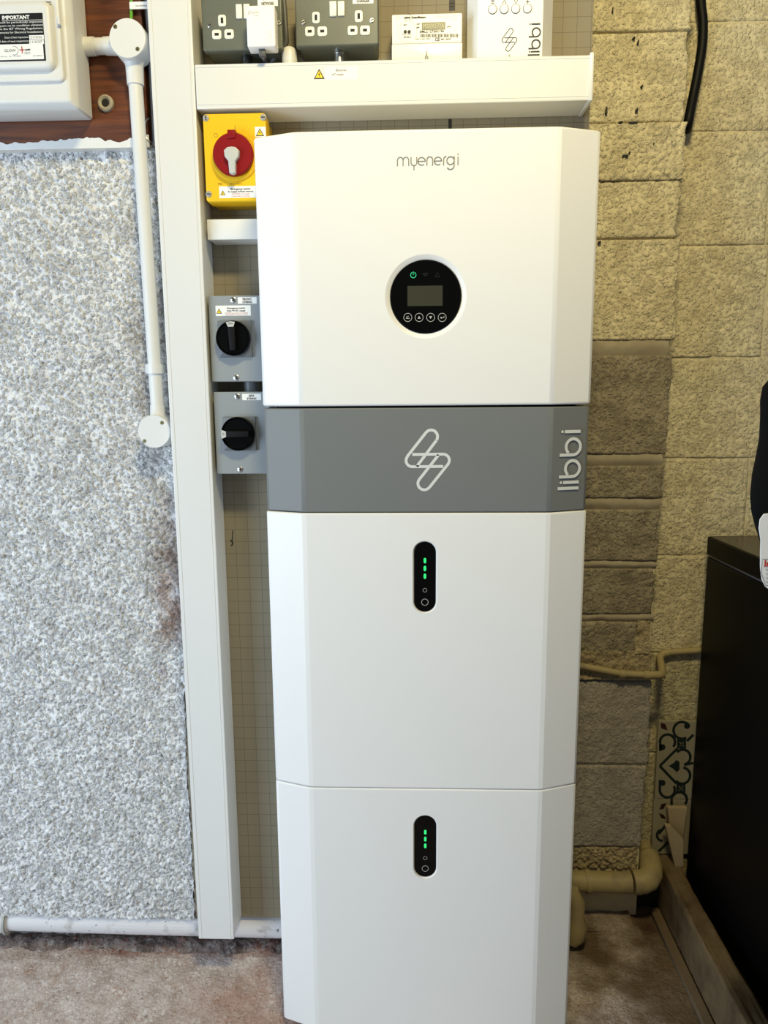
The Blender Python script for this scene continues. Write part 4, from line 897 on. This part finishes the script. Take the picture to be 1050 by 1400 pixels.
put('maroon_leaves', gr_, TILER, tl)
g = G()
for cx_, cy_ in ((302, 275), (297, 627)):
    for k in range(4):
        t = math.pi/4+k*math.pi/2; g.ribbon([uv(cx_+5*math.cos(t), cy_+5*math.sin(t)), uv(cx_+26*math.cos(t), cy_+26*math.sin(t))], .0012, f, .0008)
put('cream_stars', g, TILEM, tl)
# broken tile pieces standing in front of it
def shard(pix, y, th, lab):
    pts = [P(880+a_/5.833, 970+b_/5.833, y) for a_, b_ in pix]; g = G(); g.prism([(p.x, p.z) for p in pts][::-1], y-th, y, .001)
    o = put('tile_shard', g, TILEM2, org=pts[0]); tag(o, lab, 'tile', 'broken tile pieces'); return o
TILEM2 = M('biscuit_tile_back', (.36, .28, .17), .7, vary=(30, .1), bump=(200, .2, .001))
shard([(180, 765), (332, 765), (300, 1000), (205, 1005), (205, 905), (190, 890)], .405, .012, 'upper biscuit coloured tile shard leaning over the patterned tile')
shard([(160, 905), (205, 908), (300, 1005), (300, 1215), (250, 1255), (238, 1240)], .385, .014, 'lower pale tile shard with pointed tip, resting on the timber plank')
# freezer
ang = math.radians(3.6); bx0 = P(967, 733, .40)
fz = root('freezer', (bx0.x, .40, 0), 'black under-counter appliance with overhanging lid, at the right edge', 'freezer')
d = Vector((-math.sin(-ang), -math.cos(ang), 0)); n = Vector((d.y*-1, d.x, 0)); n = Vector((math.cos(ang), math.sin(ang), 0))
def obox(o_, l0, l1, w0, w1, z0, z1, bev=.003):
    g = G(); g.box(0, 1, 0, 1, 0, 1)
    b = bmesh.new(); bmesh.ops.create_cube(b, size=1)
    for v in b.verts:
        l = l0 if v.co.x < 0 else l1; w_ = w0 if v.co.y < 0 else w1; z = z0 if v.co.z < 0 else z1
        v.co = o_+d*l+n*w_+Vector((0, 0, z))
    bmesh.ops.recalc_face_normals(b, faces=b.faces); bmesh.ops.bevel(b, geom=b.edges[:], offset=bev, segments=2, profile=.5, affect='EDGES')
    gg_ = G(); return gg_.merge(b)
O_ = Vector((bx0.x, .40, 0)); ztop = bx0.z
put('lid', obox(O_, 0, .62, 0, .6, ztop-.042, ztop, .003), FRIDGE, fz)
put('lid_top', obox(O_, .004, .616, .004, .596, ztop-.001, ztop+.0008, .0004), LID, fz, 'dark brown reflective top film')
put('lid_seam', obox(O_, .004, .61, .003, .59, ztop-.046, ztop-.042, .0005), M('seam_grey', (.10, .10, .10), .4), fz)
put('body', obox(O_, .006, .58, -.001, .59, .05, ztop-.046, .004), FRIDGE, fz)
put('door', obox(O_, .583, .62, 0, .59, .06, ztop-.05, .004), FRIDGE, fz)
for l in (.05, .53):
    for w_ in (.05, .54): p = O_+d*l+n*w_; put('foot', G().tube([(p.x, p.y, 0), (p.x, p.y, .052)], .018, 14), MBLACK, fz)
# office chair whose back peeks in at the right
ybg = -.45
out = [(1056, 517), (1049, 521), (1043, 529), (1040.8, 548), (1041.5, 570), (1040, 600), (1036, 622), (1030, 650), (1027.5, 680), (1029, 700), (1034, 722), (1040, 742), (1047, 756), (1060, 765)]
pts = [P(u, v, ybg) for u, v in out]
xc = .60; L = []
oc = root('office_chair', (xc, -.62, 0), 'black office chair back with white printed tag, cut by the right edge', 'chair')
for k, p in enumerate(pts):
    hw_ = xc-p.x; dp_ = .035*min(1, .3+k*.2, .3+(len(pts)-1-k)*.2)
    L.append([(xc-hw_*abs(math.cos(t))**.55*(1 if math.cos(t) > 0 else -1), ybg+dp_*abs(math.sin(t))**.8*(1 if math.sin(t) > 0 else -1), p.z) for t in [2*math.pi*q/36 for q in range(36)]])
g = G(); g.loops(L); put('backrest', g, CLOTH, oc, ang=80)
put('back_post', G().tube([(xc, ybg-.02, 1.12), (xc, ybg-.02, .95), (xc, ybg-.03, .6), (xc, ybg-.10, .46)], .022, 14), MBLACK, oc)
put('seat', G().box(xc-.16, xc+.24, -.96, -.54, .45, .53, .03, 4), CLOTH, oc)
put('gas_column', G().tube([(xc+.04, -.75, .45), (xc+.04, -.75, .09)], .025, 14), MBLACK, oc)
for k in range(5):
    t = math.radians(90+72*k+36); e = (xc+.04+.2*math.cos(t), -.75+.2*math.sin(t))
    lg = put('leg', G().tube([(xc+.04, -.75, .10), (e[0], e[1], .062)], [.022, .014], 10), MBLACK, oc)
    put('castor', G().tube([(e[0]-.012, e[1], .026), (e[0]+.012, e[1], .026)], .026, 16), MBLACK, lg)
yg = -.492
tp = [(1056, 701), (1044, 702.5), (1038.5, 710), (1037, 722), (1039.5, 738), (1039, 755), (1039, 775), (1041, 792), (1046, 802), (1056, 809)]
lp = [P(u, v, yg) for u, v in tp]; xr_ = lp[0].x+.05
poly = [(xr_, lp[-1].z), (xr_, lp[0].z)]+[(p.x, p.z) for p in lp]
tg = put('tag', G().prism(poly, yg-.0015, yg), TAGM, oc, 'white printed fabric tag')
f = front(yg-.0015); g = G(); p = P(1043.5, 774, yg); g.text('Important', p.x, p.z, .0095, f, None, 'LEFT', .03); put('tag_heading', g, REDINK, tg)
g = G(); p = P(1041.5, 764, yg); q = P(1043, 800, yg); g.ribbon([(xr_, p.z), (p.x, p.z), (p.x-.0005, (p.z+q.z)/2), (q.x+.002, q.z), (xr_, q.z-.002)], .0005, f)
for k in range(4): p = P(1045.5, 780+k*5.5, yg); g.text('This product must be kept', p.x, p.z, .0026, f)
put('tag_text', g, INK, tg)
# black cable top right
q = [P(957, -60, YR-.02), P(958, 0, YR-.02), P(961, 30, YR-.02), P(960, 62, YR-.02), P(954, 100, YR-.022), P(947, 135, YR-.026), P(941, 166, YR-.035), P(939, 178, YR-.02)]
def smooth(P_, n=5):
    out_ = []
    for i in range(len(P_)-1):
        p0_, p1_, p2_, p3_ = P_[max(i-1, 0)], P_[i], P_[i+1], P_[min(i+2, len(P_)-1)]
        for k in range(n):
            t = k/n; out_.append(.5*((2*p1_)+(p2_-p0_)*t+(2*p0_-5*p1_+4*p2_-p3_)*t*t+(3*p1_-p0_-3*p2_+p3_)*t**3))
    return out_+[P_[-1]]
o = put('power_cable', G().tube(smooth(q), .0095, 16), MBLACK, org=q[1]); tag(o, 'thick black cable running down into the corner of the block wall', 'cable')
